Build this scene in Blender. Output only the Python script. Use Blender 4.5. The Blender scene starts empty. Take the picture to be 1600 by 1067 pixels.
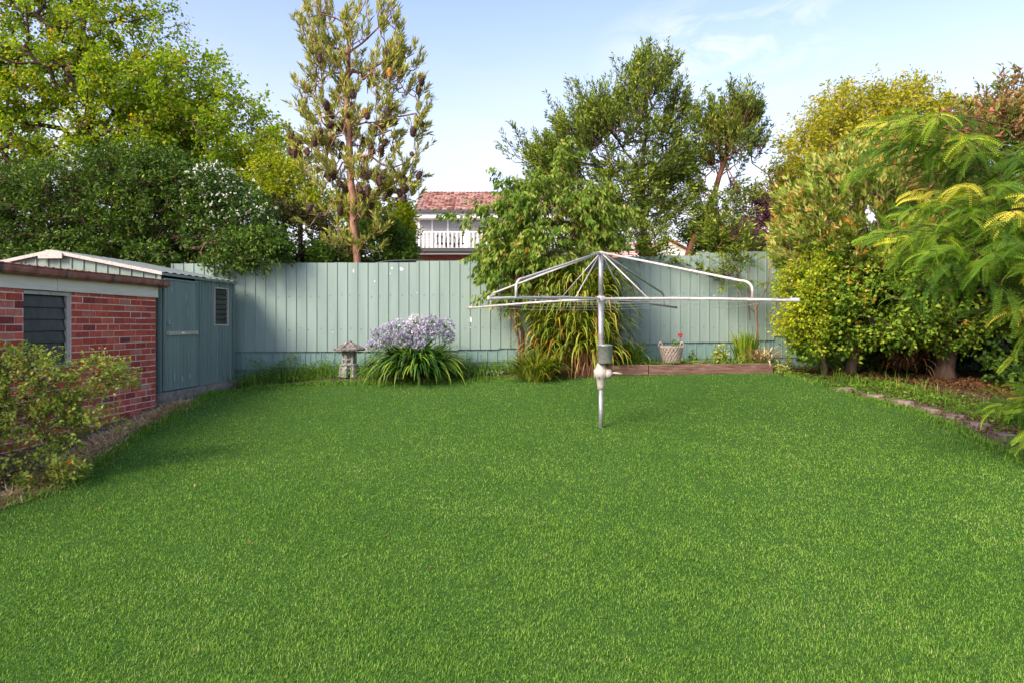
import bpy, bmesh, math, random
import numpy as np
from mathutils import Vector, noise, Matrix

# ---------------------------------------------------------------- camera, sky, sun, exposure
sc = bpy.context.scene
COL = sc.collection
F = 1067.0          # focal length in photo pixels (24 mm on a 36 mm wide frame, photo 1600 wide)
EYE = 1.6
cam_d = bpy.data.cameras.new('camera'); cam = bpy.data.objects.new('camera', cam_d); COL.objects.link(cam)
cam.location = (0, 0, EYE); cam.rotation_euler = (math.radians(90), 0, 0)
cam_d.lens = 24; cam_d.sensor_width = 36; cam_d.shift_y = -27.5/1600
cam_d.clip_start = 0.05; cam_d.clip_end = 3000
sc.camera = cam

SUN_EL, SUN_AZ = 36.0, 222.0      # azimuth clockwise from +Y (the view direction): behind the camera, to the left
wd = bpy.data.worlds.new('World'); sc.world = wd; wd.use_nodes = True
nt = wd.node_tree; N = nt.nodes; L = nt.links
bg = N['Background']
sky = N.new('ShaderNodeTexSky'); sky.sky_type = 'NISHITA'; sky.sun_disc = False
sky.sun_elevation = math.radians(SUN_EL); sky.sun_rotation = math.radians(SUN_AZ)
sky.air_density = 1.0; sky.dust_density = 1.6; sky.ozone_density = 1.0
bg.inputs['Strength'].default_value = 0.15
# thin high cloud wisps and pale cloud towards the horizon
tc = N.new('ShaderNodeTexCoord'); sep = N.new('ShaderNodeSeparateXYZ'); L.new(tc.outputs['Generated'], sep.inputs[0])
mp = N.new('ShaderNodeMapping'); mp.inputs['Scale'].default_value = (5.0, 5.0, 13.0)
mp.inputs['Rotation'].default_value = (0, math.radians(-14), 0)
L.new(tc.outputs['Generated'], mp.inputs[0])
nz = N.new('ShaderNodeTexNoise'); nz.inputs['Scale'].default_value = 1.9; nz.inputs['Detail'].default_value = 9
nz.inputs['Roughness'].default_value = 0.62; nz.inputs['Distortion'].default_value = 0.6
L.new(mp.outputs[0], nz.inputs['Vector'])
cr = N.new('ShaderNodeMapRange'); cr.inputs['From Min'].default_value = 0.44; cr.inputs['From Max'].default_value = 0.62
L.new(nz.outputs['Fac'], cr.inputs['Value'])
# a patch of wisps high on the right of the view
nrm = N.new('ShaderNodeVectorMath'); nrm.operation = 'NORMALIZE'; L.new(tc.outputs['Generated'], nrm.inputs[0])
dif = N.new('ShaderNodeVectorMath'); dif.operation = 'SUBTRACT'; L.new(nrm.outputs[0], dif.inputs[0])
_d = Vector((340/F, 1, 430/F)).normalized(); dif.inputs[1].default_value = _d
scl = N.new('ShaderNodeVectorMath'); scl.operation = 'MULTIPLY'; L.new(dif.outputs[0], scl.inputs[0]); scl.inputs[1].default_value = (6.0, 6.0, 15.0)
ln = N.new('ShaderNodeVectorMath'); ln.operation = 'LENGTH'; L.new(scl.outputs[0], ln.inputs[0])
mk = N.new('ShaderNodeMapRange'); mk.inputs['From Min'].default_value = 1.15; mk.inputs['From Max'].default_value = 0.15
mk.inputs['To Max'].default_value = 1.0
L.new(ln.outputs['Value'], mk.inputs['Value'])
m1 = N.new('ShaderNodeMath'); m1.operation = 'MULTIPLY'; L.new(cr.outputs[0], m1.inputs[0]); L.new(mk.outputs[0], m1.inputs[1])
# veil of pale cloud low down, broken by large noise
lo = N.new('ShaderNodeMapRange'); lo.interpolation_type = 'SMOOTHSTEP'
lo.inputs['From Min'].default_value = 0.46; lo.inputs['From Max'].default_value = 0.06; lo.inputs['To Max'].default_value = 0.9
L.new(sep.outputs['Z'], lo.inputs['Value'])
nz2 = N.new('ShaderNodeTexNoise'); nz2.inputs['Scale'].default_value = 0.9; nz2.inputs['Detail'].default_value = 6
L.new(mp.outputs[0], nz2.inputs['Vector'])
c2 = N.new('ShaderNodeMapRange'); c2.inputs['From Min'].default_value = 0.3; c2.inputs['From Max'].default_value = 0.6
c2.inputs['To Min'].default_value = 0.45
L.new(nz2.outputs['Fac'], c2.inputs['Value'])
m2 = N.new('ShaderNodeMath'); m2.operation = 'MULTIPLY'; L.new(lo.outputs[0], m2.inputs[0]); L.new(c2.outputs[0], m2.inputs[1])
mx = m2
mixc = N.new('ShaderNodeMix'); mixc.data_type = 'RGBA'
L.new(mx.outputs[0], mixc.inputs['Factor'])
hs = N.new('ShaderNodeHueSaturation'); hs.inputs['Saturation'].default_value = 1.0; hs.inputs['Value'].default_value = 1.08
L.new(sky.outputs[0], hs.inputs['Color'])
tint = N.new('ShaderNodeMix'); tint.data_type = 'RGBA'; tint.blend_type = 'MULTIPLY'; tint.inputs['Factor'].default_value = 1.0; tint.inputs['B'].default_value = (1.08, .955, 1.02, 1)
L.new(hs.outputs[0], tint.inputs['A']); L.new(tint.outputs['Result'], mixc.inputs['A']); mixc.inputs['B'].default_value = (3.5, 3.4, 3.45, 1)
wis = N.new('ShaderNodeMix'); wis.data_type = 'RGBA'; L.new(m1.outputs[0], wis.inputs['Factor']); L.new(mixc.outputs['Result'], wis.inputs['A']); wis.inputs['B'].default_value = (3.3, 3.45, 3.6, 1)
L.new(wis.outputs['Result'], bg.inputs['Color'])

sun_d = bpy.data.lights.new('sun', 'SUN'); sun = bpy.data.objects.new('sun', sun_d); COL.objects.link(sun)
sun_d.energy = 2.8; sun_d.angle = math.radians(24); sun_d.color = (1.0, 0.87, 0.67)
az, el = math.radians(SUN_AZ), math.radians(SUN_EL)
sdir = Vector((math.sin(az)*math.cos(el), math.cos(az)*math.cos(el), math.sin(el)))
sun.rotation_euler = sdir.to_track_quat('Z', 'Y').to_euler()
sun.location = sdir*40

sc.view_settings.view_transform = 'Standard'; sc.view_settings.look = 'None'
sc.view_settings.exposure = 1.14; sc.view_settings.gamma = 1.0
sc.cycles.max_bounces = 6; sc.cycles.transparent_max_bounces = 4
sc.cycles.use_adaptive_sampling = True; sc.cycles.adaptive_threshold = 0.02

# ---------------------------------------------------------------- geometry of the yard
_gy = [-50, 0, 3, 8, 10, 11.7, 13, 14.5, 20, 40, 200]
_gz = [0, 0, .06, .25, .38, .60, .72, .78, .85, .9, .9]
def sstep(a, b, x):
    t = np.clip((x-a)/(b-a), 0, 1); return t*t*(3-2*t)
def G(x, y):
    x = np.asarray(x, float); y = np.asarray(y, float)
    z = sum(np.interp(y+d, _gy, _gz) for d in (-.9, -.45, 0, .45, .9))/5
    z = z - .17*sstep(-2.8, -4.6, x)*sstep(10.4, 12.3, y)*(1-sstep(14, 17, y))
    z = z + .075*sstep(.3, 1.6, x)*sstep(10.6, 12.0, y)*(1-sstep(14, 17, y))*(1-sstep(5.5, 7, x))
    return z + .012*np.sin(x*1.3+y*.7)*np.cos(y*1.1-x*.4)
def P(px, py, d):
    return Vector(((px-800)/F*d, d, EYE+(506-py)/F*d))
def gp(px, py):
    d = 2.0
    while d < 60:
        if EYE+(506-py)/F*d <= G((px-800)/F*d, d): break
        d += .01
    return Vector(((px-800)/F*d, d, float(G((px-800)/F*d, d))))

# ---------------------------------------------------------------- materials
def new_mat(name):
    m = bpy.data.materials.new(name); m.use_nodes = True
    return m, m.node_tree.nodes, m.node_tree.links, m.node_tree.nodes['Principled BSDF']
def ramp(N, cols, interp='LINEAR'):
    r = N.new('ShaderNodeValToRGB'); r.color_ramp.interpolation = interp
    e = r.color_ramp.elements
    while len(e) > 1: e.remove(e[-1])
    for i, (p, c) in enumerate(cols):
        k = e[0] if i == 0 else e.new(p)
        k.position = p; k.color = (*c, 1)
    return r
def leaf_mat(name, cols, trans=.3, rough=.5, spec=.35, patch=.25):
    spec *= .4; rough = max(rough, .5)
    cols = [(p, (c[0]*1.04, c[1], c[2]*.72)) if c[1] > c[2]*1.5 and name != 'lf_purple' else (p, c) for p, c in cols]
    m, N, L, b = new_mat(name)
    a = N.new('ShaderNodeAttribute'); a.attribute_name = 'rnd'
    g = N.new('ShaderNodeNewGeometry')
    n = N.new('ShaderNodeTexNoise'); n.inputs['Scale'].default_value = 1.1 if name != 'grass' else .9; n.inputs['Detail'].default_value = 2 if name != 'grass' else 7
    L.new(g.outputs['Position'], n.inputs['Vector'])
    ma = N.new('ShaderNodeMath'); ma.operation = 'MULTIPLY_ADD'
    L.new(n.outputs['Fac'], ma.inputs[0]); ma.inputs[1].default_value = patch*2; ma.inputs[2].default_value = -patch
    ad = N.new('ShaderNodeMath'); ad.operation = 'ADD'; ad.use_clamp = True
    L.new(ma.outputs[0], ad.inputs[0]); L.new(a.outputs['Fac'], ad.inputs[1])
    r = ramp(N, cols); L.new(ad.outputs[0], r.inputs[0])
    L.new(r.outputs[0], b.inputs['Base Color'])
    b.inputs['Roughness'].default_value = rough; b.inputs['Specular IOR Level'].default_value = spec
    t = N.new('ShaderNodeBsdfTranslucent'); 
    hv = N.new('ShaderNodeHueSaturation'); hv.inputs['Value'].default_value = 1.5; hv.inputs['Saturation'].default_value = 1.1
    L.new(r.outputs[0], hv.inputs['Color']); L.new(hv.outputs[0], t.inputs['Color'])
    mixs = N.new('ShaderNodeMixShader'); mixs.inputs[0].default_value = trans
    L.new(b.outputs[0], mixs.inputs[1]); L.new(t.outputs[0], mixs.inputs[2])
    L.new(mixs.outputs[0], N['Material Output'].inputs['Surface'])
    return m
def noise_mat(name, cols, scale=4, rough=.8, metal=0, spec=.18, bump=0, stretch=(1, 1, 1), detail=6, attr=0.0, coord='Object'):
    m, N, L, b = new_mat(name)
    tc = N.new('ShaderNodeTexCoord'); mp = N.new('ShaderNodeMapping'); mp.inputs['Scale'].default_value = stretch
    L.new(tc.outputs[coord], mp.inputs[0])
    n = N.new('ShaderNodeTexNoise'); n.inputs['Scale'].default_value = scale; n.inputs['Detail'].default_value = detail
    n.inputs['Roughness'].default_value = .65
    L.new(mp.outputs[0], n.inputs['Vector'])
    src = n.outputs['Fac']
    if attr:
        a = N.new('ShaderNodeAttribute'); a.attribute_name = 'rnd'
        ma = N.new('ShaderNodeMath'); ma.operation = 'MULTIPLY_ADD'; ma.inputs[1].default_value = attr; ma.inputs[2].default_value = -attr/2
        L.new(a.outputs['Fac'], ma.inputs[0])
        ad = N.new('ShaderNodeMath'); L.new(ma.outputs[0], ad.inputs[0]); L.new(src, ad.inputs[1]); src = ad.outputs[0]
    r = ramp(N, cols); L.new(src, r.inputs[0]); L.new(r.outputs[0], b.inputs['Base Color'])
    b.inputs['Roughness'].default_value = rough; b.inputs['Metallic'].default_value = metal
    b.inputs['Specular IOR Level'].default_value = spec
    if bump:
        bp = N.new('ShaderNodeBump'); bp.inputs['Strength'].default_value = bump; bp.inputs['Distance'].default_value = .02
        L.new(n.outputs['Fac'], bp.inputs['Height']); L.new(bp.outputs[0], b.inputs['Normal'])
    return m
def steel_sheet_mat(name, a, b_, streak, rough=.45):
    """painted, weathered sheet steel: soft vertical streaks, dust low down, chalky blotches"""
    m, N, L, b = new_mat(name)
    g = N.new('ShaderNodeNewGeometry')
    mp = N.new('ShaderNodeMapping'); mp.inputs['Scale'].default_value = (3.2, 3.2, .35); L.new(g.outputs['Position'], mp.inputs[0])
    n = N.new('ShaderNodeTexNoise'); n.inputs['Scale'].default_value = 1.6; n.inputs['Detail'].default_value = 7; L.new(mp.outputs[0], n.inputs['Vector'])
    r = ramp(N, [(.3, a), (.7, b_)]); L.new(n.outputs['Fac'], r.inputs[0])
    mp2 = N.new('ShaderNodeMapping'); mp2.inputs['Scale'].default_value = (22, 22, 1.4); L.new(g.outputs['Position'], mp2.inputs[0])
    n2 = N.new('ShaderNodeTexNoise'); n2.inputs['Scale'].default_value = 1.5; n2.inputs['Detail'].default_value = 8; n2.inputs['Roughness'].default_value = .7
    L.new(mp2.outputs[0], n2.inputs['Vector'])
    mr = N.new('ShaderNodeMapRange'); mr.inputs['From Min'].default_value = .58; mr.inputs['From Max'].default_value = .8; mr.inputs['To Max'].default_value = .55
    L.new(n2.outputs['Fac'], mr.inputs['Value'])
    mix = N.new('ShaderNodeMix'); mix.data_type = 'RGBA'; L.new(mr.outputs[0], mix.inputs['Factor'])
    L.new(r.outputs[0], mix.inputs['A']); mix.inputs['B'].default_value = (*streak, 1)
    # small scuffs
    n3 = N.new('ShaderNodeTexNoise'); n3.inputs['Scale'].default_value = 9; n3.inputs['Detail'].default_value = 8; L.new(g.outputs['Position'], n3.inputs['Vector'])
    mr3 = N.new('ShaderNodeMapRange'); mr3.inputs['From Min'].default_value = .66; mr3.inputs['From Max'].default_value = .74; mr3.inputs['To Max'].default_value = .2
    L.new(n3.outputs['Fac'], mr3.inputs['Value'])
    mix3 = N.new('ShaderNodeMix'); mix3.data_type = 'RGBA'; L.new(mr3.outputs[0], mix3.inputs['Factor'])
    L.new(mix.outputs['Result'], mix3.inputs['A']); mix3.inputs['B'].default_value = (a[0]*.6, a[1]*.6, a[2]*.6, 1)
    L.new(mix3.outputs['Result'], b.inputs['Base Color'])
    b.inputs['Roughness'].default_value = rough; b.inputs['Specular IOR Level'].default_value = .25
    bp = N.new('ShaderNodeBump'); bp.inputs['Strength'].default_value = .12; bp.inputs['Distance'].default_value = .02
    L.new(n.outputs['Fac'], bp.inputs['Height']); L.new(bp.outputs[0], b.inputs['Normal'])
    return m
def flat_mat(name, c, rough=.6, metal=0, spec=.4):
    return noise_mat(name, [(.3, tuple(v*.88 for v in c)), (.7, tuple(min(1, v*1.1) for v in c))], scale=14, rough=rough, metal=metal, spec=spec)

M = {}
M['soil'] = noise_mat('soil', [(.3, (.05, .035, .025)), (.5, (.1, .07, .05)), (.72, (.2, .15, .11))], scale=5, rough=.95, bump=.6, coord='Generated' if 0 else 'Object')
M['turf'] = noise_mat('turf', [(.3, (.02, .05, .01)), (.5, (.04, .1, .018)), (.75, (.075, .15, .03))], scale=40, rough=.95, spec=.1, bump=.5)
M['bark_pale'] = noise_mat('bark_pale', [(.3, (.1, .065, .045)), (.7, (.3, .2, .15))], scale=18, stretch=(1, 1, .3), rough=.9, bump=.6)
M['bark_pink'] = noise_mat('bark_pink', [(.3, (.16, .075, .05)), (.7, (.42, .24, .17))], scale=16, stretch=(1, 1, .35), rough=.9, bump=.6)
M['bark_dark'] = noise_mat('bark_dark', [(.3, (.045, .03, .022)), (.7, (.16, .105, .075))], scale=18, stretch=(1, 1, .3), rough=.9, bump=.6)
M['bark_red'] = noise_mat('bark_red', [(.3, (.1, .04, .025)), (.7, (.26, .12, .07))], scale=20, stretch=(1, 1, .25), rough=.9, bump=.8)
M['galv'] = noise_mat('galvanised_steel', [(.3, (.27, .27, .27)), (.6, (.42, .42, .43)), (.8, (.55, .54, .53))], scale=26, rough=.42, metal=.55, spec=.5, bump=.05)
M['galv_white'] = noise_mat('aged_white_steel', [(.3, (.33, .29, .26)), (.5, (.5, .48, .47)), (.8, (.6, .59, .58))], scale=22, rough=.45, metal=.15, spec=.5)
M['cast'] = noise_mat('painted_casting', [(.3, (.3, .22, .16)), (.45, (.42, .385, .34)), (.8, (.52, .49, .45))], scale=24, rough=.6, metal=.1, bump=.2)
M['wire'] = flat_mat('line_wire', (.55, .55, .56), .4, .5)
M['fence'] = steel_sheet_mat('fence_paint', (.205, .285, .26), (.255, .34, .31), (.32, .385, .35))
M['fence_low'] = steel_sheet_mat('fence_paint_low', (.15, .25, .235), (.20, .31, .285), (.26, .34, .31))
M['shed'] = steel_sheet_mat('shed_paint', (.14, .205, .19), (.185, .255, .238), (.25, .32, .3))
M['shed_gable'] = steel_sheet_mat('shed_gable_paint', (.15, .22, .2), (.2, .275, .25), (.26, .33, .3))
M['screw'] = flat_mat('rusty_screw', (.06, .045, .04), .7)
M['splat'] = flat_mat('white_paint_spots', (.8, .8, .78), .6)
M['roof_steel'] = noise_mat('galvanised_roof', [(.3, (.17, .21, .205)), (.7, (.3, .34, .33))], scale=9, rough=.5, metal=.35)
M['white_trim'] = noise_mat('flaking_white_trim', [(.33, (.3, .28, .25)), (.45, (.42, .4, .37)), (.8, (.5, .48, .45))], scale=30, rough=.6, bump=.15)
M['concrete'] = noise_mat('weathered_concrete', [(.3, (.13, .12, .105)), (.7, (.3, .285, .26))], scale=11, rough=.95, bump=.5)
M['plinth'] = noise_mat('painted_plinth', [(.3, (.12, .2, .19)), (.7, (.17, .26, .245))], scale=6, rough=.85, bump=.3)
M['mortar'] = noise_mat('mortar', [(.3, (.6, .52, .46)), (.7, (.8, .72, .64))], scale=20, rough=.95, bump=.4)
M['dark'] = flat_mat('shade_black', (.012, .013, .013), .8)  # black colour standing in for shade in the door gap and behind louvres
M['glass_dirty'] = noise_mat('dusty_louvre_glass', [(.3, (.012, .017, .017)), (.75, (.06, .066, .062))], scale=5, stretch=(1, 3, 1), rough=.3, spec=.25)
M['fascia'] = noise_mat('fascia_paint', [(.3, (.6, .565, .49)), (.7, (.72, .685, .6))], scale=7, stretch=(1, .4, 3), rough=.6, bump=.08)
M['gutter'] = noise_mat('rust_brown_gutter', [(.3, (.15, .06, .045)), (.5, (.28, .115, .09)), (.75, (.38, .2, .16))], scale=8, rough=.55, bump=.15)
M['stone'] = noise_mat('lichened_stone', [(.34, (.11, .11, .1)), (.48, (.27, .27, .25)), (.7, (.42, .42, .39))], scale=26, rough=.95, bump=.8)
M['stone_roof'] = noise_mat('lichened_stone_roof', [(.36, (.06, .058, .052)), (.5, (.16, .15, .138)), (.6, (.26, .24, .225)), (.68, (.5, .49, .45))], scale=20, rough=.95, bump=.9)
M['timber'] = noise_mat('old_sleeper', [(.3, (.07, .04, .032)), (.55, (.17, .1, .08)), (.8, (.3, .2, .165))], scale=7, stretch=(.5, 4, 4), rough=.9, bump=.6)
M['wicker'] = noise_mat('woven_basket', [(.3, (.24, .19, .165)), (.7, (.46, .4, .36))], scale=20, rough=.85, bump=.4)
M['petal_red'] = flat_mat('red_petal', (.7, .02, .05), .5)
M['petal_lilac'] = leaf_mat('lilac_petal', [(0, (.3, .26, .4)), (.35, (.46, .43, .56)), (.6, (.64, .62, .68)), (1, (.84, .84, .78))], .3, .6, .2)
M['petal_white'] = leaf_mat('white_petal', [(0, (.6, .6, .5)), (1, (.85, .85, .8))], .3, .6, .2)
M['stalk'] = flat_mat('green_stalk', (.1, .17, .06), .5)
M['cone'] = noise_mat('old_seed_cone', [(.3, (.04, .025, .02)), (.7, (.14, .085, .065))], scale=40, rough=.95, bump=1)
M['cone_fresh'] = noise_mat('fresh_flower_spike', [(.3, (.42, .16, .03)), (.7, (.65, .4, .1))], scale=40, rough=.95, bump=1)
M['tile'] = noise_mat('terracotta_tile', [(.3, (.16, .065, .05)), (.5, (.3, .14, .11)), (.72, (.46, .3, .25))], scale=7, rough=.85, attr=.5)
M['tile_orange'] = noise_mat('orange_tile', [(.3, (.4, .13, .06)), (.7, (.6, .24, .13))], scale=3, rough=.85, attr=.4)
M['wb'] = noise_mat('white_weatherboard', [(.3, (.36, .365, .36)), (.7, (.43, .435, .43))], scale=3, rough=.6)
M['white'] = flat_mat('white_paint', (.76, .76, .75), .5)
M['house_glass'] = noise_mat('pale_blind_glass', [(.3, (.25, .26, .27)), (.7, (.31, .32, .33))], scale=.6, rough=.25, spec=.5)
M['dark_trim'] = flat_mat('dark_gutter', (.06, .065, .07), .5)
M['furn'] = flat_mat('black_furniture', (.03, .03, .03), .5)
M['red_brick_far'] = noise_mat('far_red_brick', [(.3, (.2, .06, .045)), (.7, (.33, .12, .09))], scale=9, rough=.9)
def brick_mat():
    m, N, L, b = new_mat('red_brick')
    a = N.new('ShaderNodeAttribute'); a.attribute_name = 'rnd'
    r = ramp(N, [(0, (.2, .05, .05)), (.12, (.4, .08, .06)), (.55, (.52, .095, .065)), (.85, (.6, .135, .09)), (1, (.48, .2, .16))])
    L.new(a.outputs['Fac'], r.inputs[0])
    g = N.new('ShaderNodeNewGeometry')
    n = N.new('ShaderNodeTexNoise'); n.inputs['Scale'].default_value = 22; n.inputs['Detail'].default_value = 8; L.new(g.outputs['Position'], n.inputs['Vector'])
    mul = N.new('ShaderNodeMix'); mul.data_type = 'RGBA'; mul.blend_type = 'MULTIPLY'; mul.inputs['Factor'].default_value = .55
    rr = ramp(N, [(.3, (.45, .42, .42)), (.7, (1.15, 1.1, 1.1))]); L.new(n.outputs['Fac'], rr.inputs[0])
    L.new(r.outputs[0], mul.inputs['A']); L.new(rr.outputs[0], mul.inputs['B'])
    # efflorescence: pale salts in patches, mostly low on the wall
    n2 = N.new('ShaderNodeTexNoise'); n2.inputs['Scale'].default_value = 4.5; n2.inputs['Detail'].default_value = 9; n2.inputs['Roughness'].default_value = .7
    L.new(g.outputs['Position'], n2.inputs['Vector'])
    sp = N.new('ShaderNodeSeparateXYZ'); L.new(g.outputs['Position'], sp.inputs[0])
    hz = N.new('ShaderNodeMapRange'); hz.inputs['From Min'].default_value = 1.7; hz.inputs['From Max'].default_value = .7
    hz.inputs['To Min'].default_value = -.06; hz.inputs['To Max'].default_value = .09; L.new(sp.outputs['Z'], hz.inputs['Value'])
    ad = N.new('ShaderNodeMath'); L.new(n2.outputs['Fac'], ad.inputs[0]); L.new(hz.outputs[0], ad.inputs[1])
    mr = N.new('ShaderNodeMapRange'); mr.inputs['From Min'].default_value = .58; mr.inputs['From Max'].default_value = .76; mr.inputs['To Max'].default_value = .5
    L.new(ad.outputs[0], mr.inputs['Value'])
    mx = N.new('ShaderNodeMix'); mx.data_type = 'RGBA'; L.new(mr.outputs[0], mx.inputs['Factor'])
    L.new(mul.outputs['Result'], mx.inputs['A']); mx.inputs['B'].default_value = (.5, .33, .32, 1)
    L.new(mx.outputs['Result'], b.inputs['Base Color']); b.inputs['Roughness'].default_value = .85; b.inputs['Specular IOR Level'].default_value = .08
    bp = N.new('ShaderNodeBump'); bp.inputs['Strength'].default_value = .5; bp.inputs['Distance'].default_value = .01
    L.new(n.outputs['Fac'], bp.inputs['Height']); L.new(bp.outputs[0], b.inputs['Normal'])
    return m
M['brick'] = brick_mat()

# foliage palettes (real albedos)
def lm(k, cols, **kw): M[k] = leaf_mat(k, cols, **kw)
lm('lf_elder', [(0, (.075, .13, .025)), (.3, (.15, .25, .035)), (.6, (.24, .37, .05)), (.82, (.36, .43, .07)), (.93, (.55, .42, .09)), (1, (.58, .34, .08))], trans=.52, spec=.2)
lm('lf_laurel', [(0, (.025, .06, .015)), (.5, (.055, .115, .022)), (.8, (.1, .19, .03)), (1, (.24, .36, .06))], trans=.2, rough=.5, spec=.4)
lm('lf_jasmine', [(0, (.025, .07, .02)), (.6, (.06, .14, .03)), (1, (.13, .23, .06))], trans=.25, rough=.5, spec=.2)
lm('lf_banksia', [(0, (.11, .14, .04)), (.35, (.24, .28, .07)), (.7, (.4, .42, .12)), (1, (.58, .55, .22))], trans=.2, rough=.55)
lm('lf_darkshrub', [(0, (.025, .035, .016)), (.6, (.05, .06, .025)), (1, (.1, .09, .035))], trans=.15)
lm('lf_yellowgreen', [(0, (.12, .2, .02)), (.5, (.26, .34, .03)), (1, (.45, .45, .05))], trans=.45)
lm('lf_midgreen', [(0, (.04, .1, .02)), (.5, (.08, .17, .03)), (1, (.17, .27, .05))], trans=.3)
lm('lf_purple', [(0, (.05, .02, .03)), (.6, (.11, .045, .06)), (1, (.2, .09, .1))], trans=.25)
lm('lf_rosehaze', [(0, (.12, .06, .06)), (.6, (.26, .15, .14)), (1, (.4, .28, .24))], trans=.25)
lm('lf_cherry', [(0, (.055, .12, .028)), (.35, (.11, .21, .04)), (.7, (.22, .32, .065)), (.93, (.42, .45, .15)), (.985, (.5, .44, .17)), (1, (.6, .16, .04))], trans=.35, spec=.25)
lm('lf_bottle', [(0, (.04, .075, .02)), (.45, (.09, .15, .03)), (.78, (.19, .27, .04)), (1, (.4, .46, .06))], trans=.25)
lm('lf_camellia', [(0, (.035, .08, .014)), (.4, (.1, .2, .028)), (.75, (.22, .34, .045)), (.95, (.4, .44, .06)), (1, (.55, .24, .04))], trans=.25, rough=.42, spec=.35)
lm('lf_privet', [(0, (.12, .2, .02)), (.4, (.28, .38, .03)), (.8, (.46, .52, .04)), (.97, (.6, .58, .07)), (1, (.45, .16, .08))], trans=.4)
lm('lf_feijoa', [(0, (.09, .17, .035)), (.4, (.2, .31, .06)), (.68, (.36, .44, .12)), (.86, (.52, .48, .22)), (.95, (.58, .38, .2)), (1, (.65, .24, .06))], trans=.3)
lm('lf_gum', [(0, (.13, .17, .025)), (.4, (.3, .33, .04)), (.75, (.5, .48, .07)), (1, (.65, .52, .1))], trans=.4)
lm('lf_photinia', [(0, (.06, .12, .03)), (.4, (.16, .24, .06)), (.65, (.3, .22, .1)), (1, (.5, .2, .14))], trans=.3)
lm('lf_robinia', [(0, (.06, .14, .025)), (.45, (.14, .27, .035)), (.78, (.29, .41, .05)), (.9, (.5, .55, .07)), (1, (.66, .62, .08))], trans=.35, patch=.2)
lm('lf_robinia_gold', [(0, (.26, .34, .045)), (.5, (.45, .48, .07)), (1, (.62, .58, .12))], trans=.3)
lm('lf_rose', [(0, (.08, .15, .03)), (.4, (.17, .27, .05)), (.75, (.31, .38, .1)), (.93, (.38, .33, .13)), (.975, (.42, .2, .1)), (1, (.6, .07, .03))], trans=.32)
lm('lf_agapanthus', [(0, (.015, .055, .01)), (.55, (.06, .165, .022)), (1, (.33, .47, .07))], trans=.25, rough=.5, spec=.9, patch=.1)
lm('lf_strap', [(0, (.06, .1, .02)), (.35, (.15, .22, .03)), (.7, (.28, .36, .06)), (.9, (.36, .36, .09)), (.97, (.5, .32, .05)), (1, (.3, .12, .05))], trans=.3, rough=.4, patch=.15)
lm('lf_dead', [(0, (.09, .04, .028)), (.6, (.2, .1, .06)), (1, (.36, .24, .14))], trans=.15, rough=.8)
lm('lf_weed', [(0, (.045, .11, .018)), (.5, (.1, .22, .03)), (.85, (.18, .32, .05)), (1, (.3, .32, .09))], trans=.3)
lm('lf_varieg', [(0, (.1, .17, .04)), (.5, (.3, .36, .12)), (1, (.65, .62, .32))], trans=.3)
lm('lf_litter', [(0, (.05, .025, .015)), (.6, (.11, .055, .033)), (1, (.24, .14, .08))], trans=.1, rough=.8)
lm('straw', [(0, (.22, .14, .08)), (.5, (.48, .36, .22)), (1, (.72, .6, .4))], trans=.1, rough=.9)
lm('grass', [(0, (.035, .095, .016)), (.3, (.09, .215, .035)), (.65, (.145, .3, .055)), (.92, (.215, .365, .085)), (1, (.34, .4, .2))], trans=.25, rough=.6, spec=.1, patch=.2)

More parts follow.
